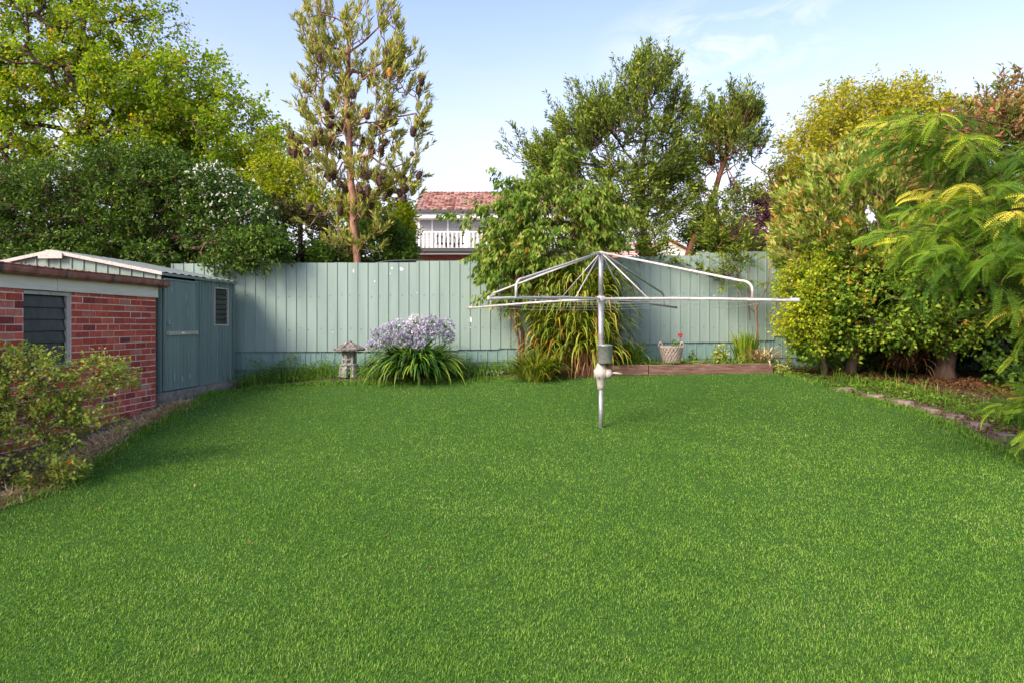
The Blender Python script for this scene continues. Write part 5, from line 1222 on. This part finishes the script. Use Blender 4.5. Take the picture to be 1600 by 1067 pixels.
scatter(mb, T_leaf(.22), c, rng.normal(size=(m, 3))*np.array([1, 1, .3])+np.array([0, 0, -.8]), np.tile([0, 0, 1.], (m, 1))+rng.normal(size=(m, 3))*.3, .12, 0, rng.random(m)); mb.build('crown', M['lf_cherry'], mbt, loc=b0)
# bottlebrush trees beyond the fence
D = 15.2
BB = dict(afrom=.35, vert=1.7, shell=3.0, gap=(1.6, -.06), twig=.46, up=1.3, outw=.8, nl=38, size=.095, ang=.7, spread=.03, tpl=T_leaf(.14, .02, .02), rmin=.008, leaf_up=.3, tipcol=.25)
tree('bottlebrush_tree', 'tall dark green multi stemmed tree rising behind the clothes hoist', 'tree', gb(1000, D), [P(1003, 420, D), P(1005, 370, D), P(1000, 300, D), P(1008, 220, D)],
     [(1010, 150, D, 50, 45, .9), (1045, 130, D, 14, 24, .4, 1.2), (1000, 110, D, 14, 14, .4), (965, 170, D, 30, 40, .7), (975, 230, D, 55, 60, 1.0), (930, 200, D, 30, 35, .6), (905, 170, D, 16, 20, .4), (880, 190, D, 14, 14, .4, 1.3), (830, 235, D, 30, 20, .5), (812, 245, D, 14, 16, .3), (900, 235, D, 40, 40, .8), (1040, 250, D, 40, 55, .8), (1030, 320, D, 45, 55, .9), (960, 320, D, 55, 50, .9), (890, 290, D, 55, 45, .9), (870, 260, D, 35, 35, .6), (985, 375, D-.5, 40, 22, .8), (1012, 400, D-1.6, 16, 30, .3, .8), (1060, 190, D, 20, 30, .4)],
     1550, M['bark_dark'], M['lf_bottle'], 6, .08, **BB)
tree('bottlebrush_tree', 'forked open crowned tree standing right of the tall dark green tree', 'tree', gb(1062, D-.2), [P(1072, 405, D-.2), P(1090, 360, D), P(1115, 305, D), P(1132, 250, D), P(1145, 205, D)],
     [(1140, 190, D, 42, 32, .8), (1165, 190, D, 24, 22, .5), (1105, 200, D, 24, 24, .5), (1100, 245, D, 25, 40, .6), (1140, 240, D, 40, 40, .8), (1178, 235, D, 14, 20, .4), (1150, 300, D, 20, 30, .5), (1095, 300, D, 22, 30, .5), (1125, 350, D-.4, 30, 26, .5), (1130, 395, D-1.4, 45, 30, .5, 1.2), (1120, 425, D-2.1, 42, 14, .3), (1215, 285, D, 16, 22, .3, .6)],
     620, M['bark_red'], M['lf_bottle'], 7, .07, **BB)
# beyond-fence right
shrub('rosy purple leaved tree glimpsed above the fence right of the forked tree', 1188, [(1190, 335, 21, 26, 28, .8), (1180, 375, 21, 34, 26, .8), (1200, 310, 21, 14, 18, .6)], 300, 'lf_purple', 25, shell=3, group=GB, size=.1, name='purple_tree', cat='tree')
shrub('pinkish brown hazy shrub at the foot of the purple tree', 1180, [(1182, 385, 19, 34, 18, .6), (1160, 372, 19, 20, 18, .5)], 200, 'lf_rosehaze', 26, shell=3, group=GB, size=.06, nl=34)
shrub('green shrub filling the gap above the fence behind the forked tree', 1080, [(1090, 375, 17.5, 22, 16, .4), (1140, 395, 17.5, 24, 12, .4)], 130, 'lf_midgreen', 27, shell=4, group=GB)
D = 16.5
tree('golden_gum_tree', 'rounded golden yellow tree towering behind the right hand shrubs', 'tree', gb(1340, D), [P(1340, 420, D), P(1340, 330, D)],
     [(1340, 230, D, 95, 80, 1.8), (1275, 270, D, 55, 65, 1.2), (1400, 195, D, 70, 55, 1.4), (1330, 190, D, 60, 40, 1.2), (1250, 310, D, 28, 60, .8), (1250, 370, D, 26, 30, .6), (1450, 230, D, 70, 70, 1.2)],
     1150, M['bark_pale'], M['lf_gum'], 8, .16, shell=4.5, gap=(1.3, -.22), twig=.36, up=.3, nl=36, size=.10, ang=1.0, ldroop=-.35, spread=.07, tpl=T_leaf(.2), rmin=.008)
# right border, from far to near
D = 12.1
tree('feijoa_shrub', 'large shrub with upright silvery leaves tipped pink on the right border', 'shrub', gb(1326, 12.3), [P(1335, 560, 12.3), P(1340, 470, D), P(1345, 400, D)],
     [(1330, 330, D, 90, 55, 1.0), (1280, 375, D, 55, 45, .8), (1400, 300, D, 80, 60, 1.0), (1460, 330, D, 80, 70, 1.0), (1360, 400, D, 110, 50, 1.0), (1245, 325, D, 18, 14, .4), (1330, 275, D, 50, 22, .6), (1440, 400, D-.3, 100, 50, .9), (1250, 395, D, 30, 30, .5)],
     2000, M['bark_pale'], M['lf_feijoa'], 9, .075, shell=3.8, gap=(1.6, -.3), twig=.3, up=.8, outw=.8, nl=22, size=.115, ang=.6, ldroop=.15, spread=.02, tpl=T_leaf(.17, .02, .0), rmin=.006, tipcol=.35)
D = 11.9
tree('camellia_shrub', 'broad dark green round leaved shrub hanging low over the right border', 'shrub', gb(1476, 12.0), [P(1478, 540, 12.0), P(1475, 480, D)],
     [(1330, 465, D, 85, 60, .8), (1300, 500, D, 50, 35, .6), (1400, 470, D, 95, 65, .9), (1480, 460, D, 80, 65, .9), (1550, 450, D, 70, 70, .9), (1380, 510, D-.1, 75, 32, .7), (1460, 510, D, 60, 30, .7), (1640, 460, D, 80, 80, .9), (1300, 470, D-.3, 45, 40, .4, 1.5), (1350, 420, D, 90, 40, .8), (1290, 430, D, 35, 35, .5), (1300, 535, D, 38, 22, .5), (1270, 545, D, 28, 12, .4)],
     2500, M['bark_dark'], M['lf_camellia'], 10, .16, shell=5, gap=(1.7, -.3), twig=.2, up=.2, nl=22, size=.07, ang=1.0, spread=.05, tpl=T_leaf(.36), leaf_up=.6)  # dark bark colour puts the shade under the leaves into the trunk
D = 11.7
tree('golden_privet', 'bright golden yellow bush touching the tip of the hoist arm', 'shrub', gb(1290, 12.0), [P(1285, 540, D), P(1275, 490, D)],
     [(1255, 455, D, 30, 38, .45), (1238, 485, D, 26, 34, .4), (1272, 432, D, 22, 32, .4), (1270, 490, D, 28, 34, .35), (1262, 520, D, 20, 20, .3)],
     480, M['bark_pale'], M['lf_privet'], 12, .04, shell=5, gap=(2, -.3), twig=.18, up=.2, nl=24, size=.05, spread=.05, tpl=T_leaf(.34))
D = 9.2
tree('photinia_tree', 'red tipped leafy tree at the top right behind the feathery branches', 'tree', gb(1660, 9.6), [P(1660, 480, 9.6), P(1600, 330, D)],
     [(1540, 230, D, 60, 50, .7), (1590, 190, D, 45, 55, .6), (1500, 230, D, 25, 30, .4), (1580, 145, D, 14, 22, .3), (1620, 260, D, 70, 100, .8), (1480, 275, D, 40, 35, .5)],
     520, M['bark_red'], M['lf_photinia'], 13, .09, shell=4, gap=(1.8, -.25), twig=.28, up=.9, nl=22, size=.085, ang=.8, spread=.02, tpl=T_leaf(.18), rmin=.006, tipcol=.4)
# dark hedge added to stand in for the deep shade behind the right shrubs
tree('shade_backing_hedge', 'dark leafy hedge added as deep shade at the far right of the yard', 'hedge', gb(1600, 13), [P(1600, 540, 13), P(1600, 480, 13)],
     [(1380, 540, 13.3, 120, 40, .3), (1560, 520, 13, 110, 60, .5), (1560, 400, 13, 120, 90, .5), (1700, 450, 12, 130, 110, .7), (1460, 420, 13.3, 120, 90, .4), (1500, 570, 13.2, 150, 25, .3), (1680, 590, 10.5, 80, 70, .6), (1640, 560, 11.5, 90, 60, .5)],
     1500, M['bark_dark'], M['lf_laurel'], 14, .08, shell=4, gap=None, twig=.22, nl=24, size=.1, spread=.06, tpl=T_leaf(.3))
# robinia: feathery compound leaves near the camera
def robinia(name, label, base, limbs, sprays, seed, bark=M['bark_dark'], sx=38, dens=2.2):
    rng = np.random.default_rng(seed); root = thing(name, label, 'tree', base)
    mb = MB()
    for (pts, r0, r1) in limbs: mb.tube([Vector(p) for p in pts], list(np.linspace(r0, r1, len(pts))), 8)
    tw = MB(); gold = MB()
    for (px, py, d, rx, ry, rz, m, gf, dx) in sprays:
        s = d/F
        for k in range(int(m*dens)):
            c = P(px+sx+18+rng.uniform(-1, 1)*rx, py+rng.uniform(-1, 1)*ry, d)+Vector((0, rng.uniform(-rz, rz), 0))
            hd = Vector((dx+rng.normal()*.45, rng.normal()*.5-.15, .15+rng.normal()*.2)).normalized()
            Lb = rng.uniform(.35, .6); q = 11; ts = np.linspace(.1, 1, q)
            pts = [c+hd*(Lb*t)+Vector((0, 0, -.22*Lb*t*t)) for t in np.linspace(0, 1, 5)]
            mb.tube([c-hd*.15+Vector((0, 0, -.04))]+pts, [.005, .005, .004, .0035, .003, .002], 5)
            pos = np.array([tuple(c+hd*(Lb*t)+Vector((0, 0, -.22*Lb*t*t))) for t in ts])
            side = np.array(hd.cross(Vector((0, 0, 1))).normalized()); sg = np.where(np.arange(q) % 2 == 0, 1, -1)[:, None]
            dd = np.array(hd)[None]*.55+side[None]*sg*.5+np.array([0, 0, -.12])+rng.normal(size=(q, 3))*.22
            isg = rng.random() < gf
            base_r = .6+.4*rng.random() if isg else rng.random()**1.3*.72
            scatter(gold if isg else tw, FROND, pos, dd, np.tile([-.2, -.6, .9], (q, 1))+rng.normal(size=(q, 3))*.35, .16+.13*rng.random(q), 0, np.clip(base_r+rng.normal(size=q)*.1, 0, 1))
    mb.build('trunk', bark, root, smooth=True, loc=base)
    tw.build('crown', M['lf_robinia'], root, loc=base)
    if gold.q: o = gold.build('young_fronds', M['lf_robinia_gold'], root, loc=base); o['label'] = 'golden yellow young fronds'
    return root
rb0 = gb(1860, 6.6)
robinia('robinia_tree', 'feathery leaved robinia with arching golden tipped fronds at the right edge', rb0,
    [([rb0-Vector((0, 0, .1)), P(1840, 520, 6.6), P(1800, 400, 6.5), P(1740, 250, 6.4)], .09, .05),
     ([P(1800, 400, 6.5), P(1700, 380, 6.2), P(1600, 370, 6.0), P(1500, 330, 6.0)], .04, .012), ([P(1780, 340, 6.5), P(1680, 270, 6.4), P(1560, 240, 6.3), P(1440, 220, 6.3)], .04, .01),
     ([P(1800, 420, 6.5), P(1700, 430, 6.1), P(1620, 420, 5.9), P(1520, 400, 5.9)], .035, .01), ([P(1820, 480, 6.6), P(1720, 500, 6), P(1640, 470, 5.6)], .03, .01)],
    [(1400, 195, 6.3, 30, 20, .3, 5, .1, -1), (1440, 235, 6.3, 50, 40, .3, 9, .0, -.7), (1500, 275, 6.2, 60, 30, .3, 8, .05, -.7), (1395, 235, 6.3, 30, 20, .2, 4, .0, -1),
     (1560, 330, 6.1, 60, 45, .4, 13, .06, -.6), (1490, 345, 6.0, 50, 30, .3, 9, .05, -.9), (1430, 385, 6.0, 30, 25, .2, 7, .0, -1), (1560, 400, 5.9, 60, 45, .4, 14, .0, -.5), (1480, 415, 5.9, 50, 25, .3, 6, .0, -.9),
     (1600, 270, 6.1, 60, 60, .4, 12, .05, -.3), (1625, 430, 5.8, 40, 50, .4, 12, .1, -.4), (1610, 490, 5.7, 20, 25, .3, 3, .1, -.7), (1460, 300, 6.1, 12, 6, .1, 1, 1, -1), (1560, 340, 5.8, 20, 15, .2, 1, 1, -1)], 71)
r2 = gb(1720, 6.9)
robinia('robinia_sucker', 'low fern like robinia branch sweeping over the right border edge', r2,
    [([r2-Vector((0, 0, .05)), P(1700, 620, 6.9), P(1640, 610, 6.8), P(1570, 620, 6.7)], .02, .006)],
    [(1600, 628, 6.8, 20, 12, .2, 5, .0, -1), (1630, 648, 6.8, 30, 16, .3, 6, .0, -.8), (1640, 605, 6.9, 25, 20, .3, 6, .0, -.6)], 72, sx=0, dens=1.2)
# low shrub, near left
D = 6.3
c = (-90-800)/F*D
tree('rose_shrub', 'arching green shrub with a few red leaves against the brick wall', 'shrub', gb(-60, 6.2), [P(-50, 690, 6.2), P(-20, 640, 6.2)],
     [(40, 610, 6.3, 85, 50, .3), (120, 588, 6.5, 60, 24, .3), (168, 592, 6.6, 36, 18, .22), (50, 665, 6.2, 75, 50, .35, 1.5), (120, 635, 6.4, 55, 26, .3, .8), (30, 715, 6.0, 65, 45, .3, 1.8), (70, 735, 5.9, 36, 28, .2, 2), (-40, 640, 6.2, 80, 90, .4), (50, 575, 6.3, 45, 18, .2), (150, 665, 6.3, 25, 12, .2, .7)],
     500, M['bark_dark'], M['lf_rose'], 15, .022, shell=3.0, gap=(2.6, -.02), twig=.17, up=.25, outw=.6, nl=24, size=.038, ang=1.0, spread=.025, arch=.3, tpl=T_leaf(.3), rmin=.0026, twig_r=.002, leaf_up=.8)
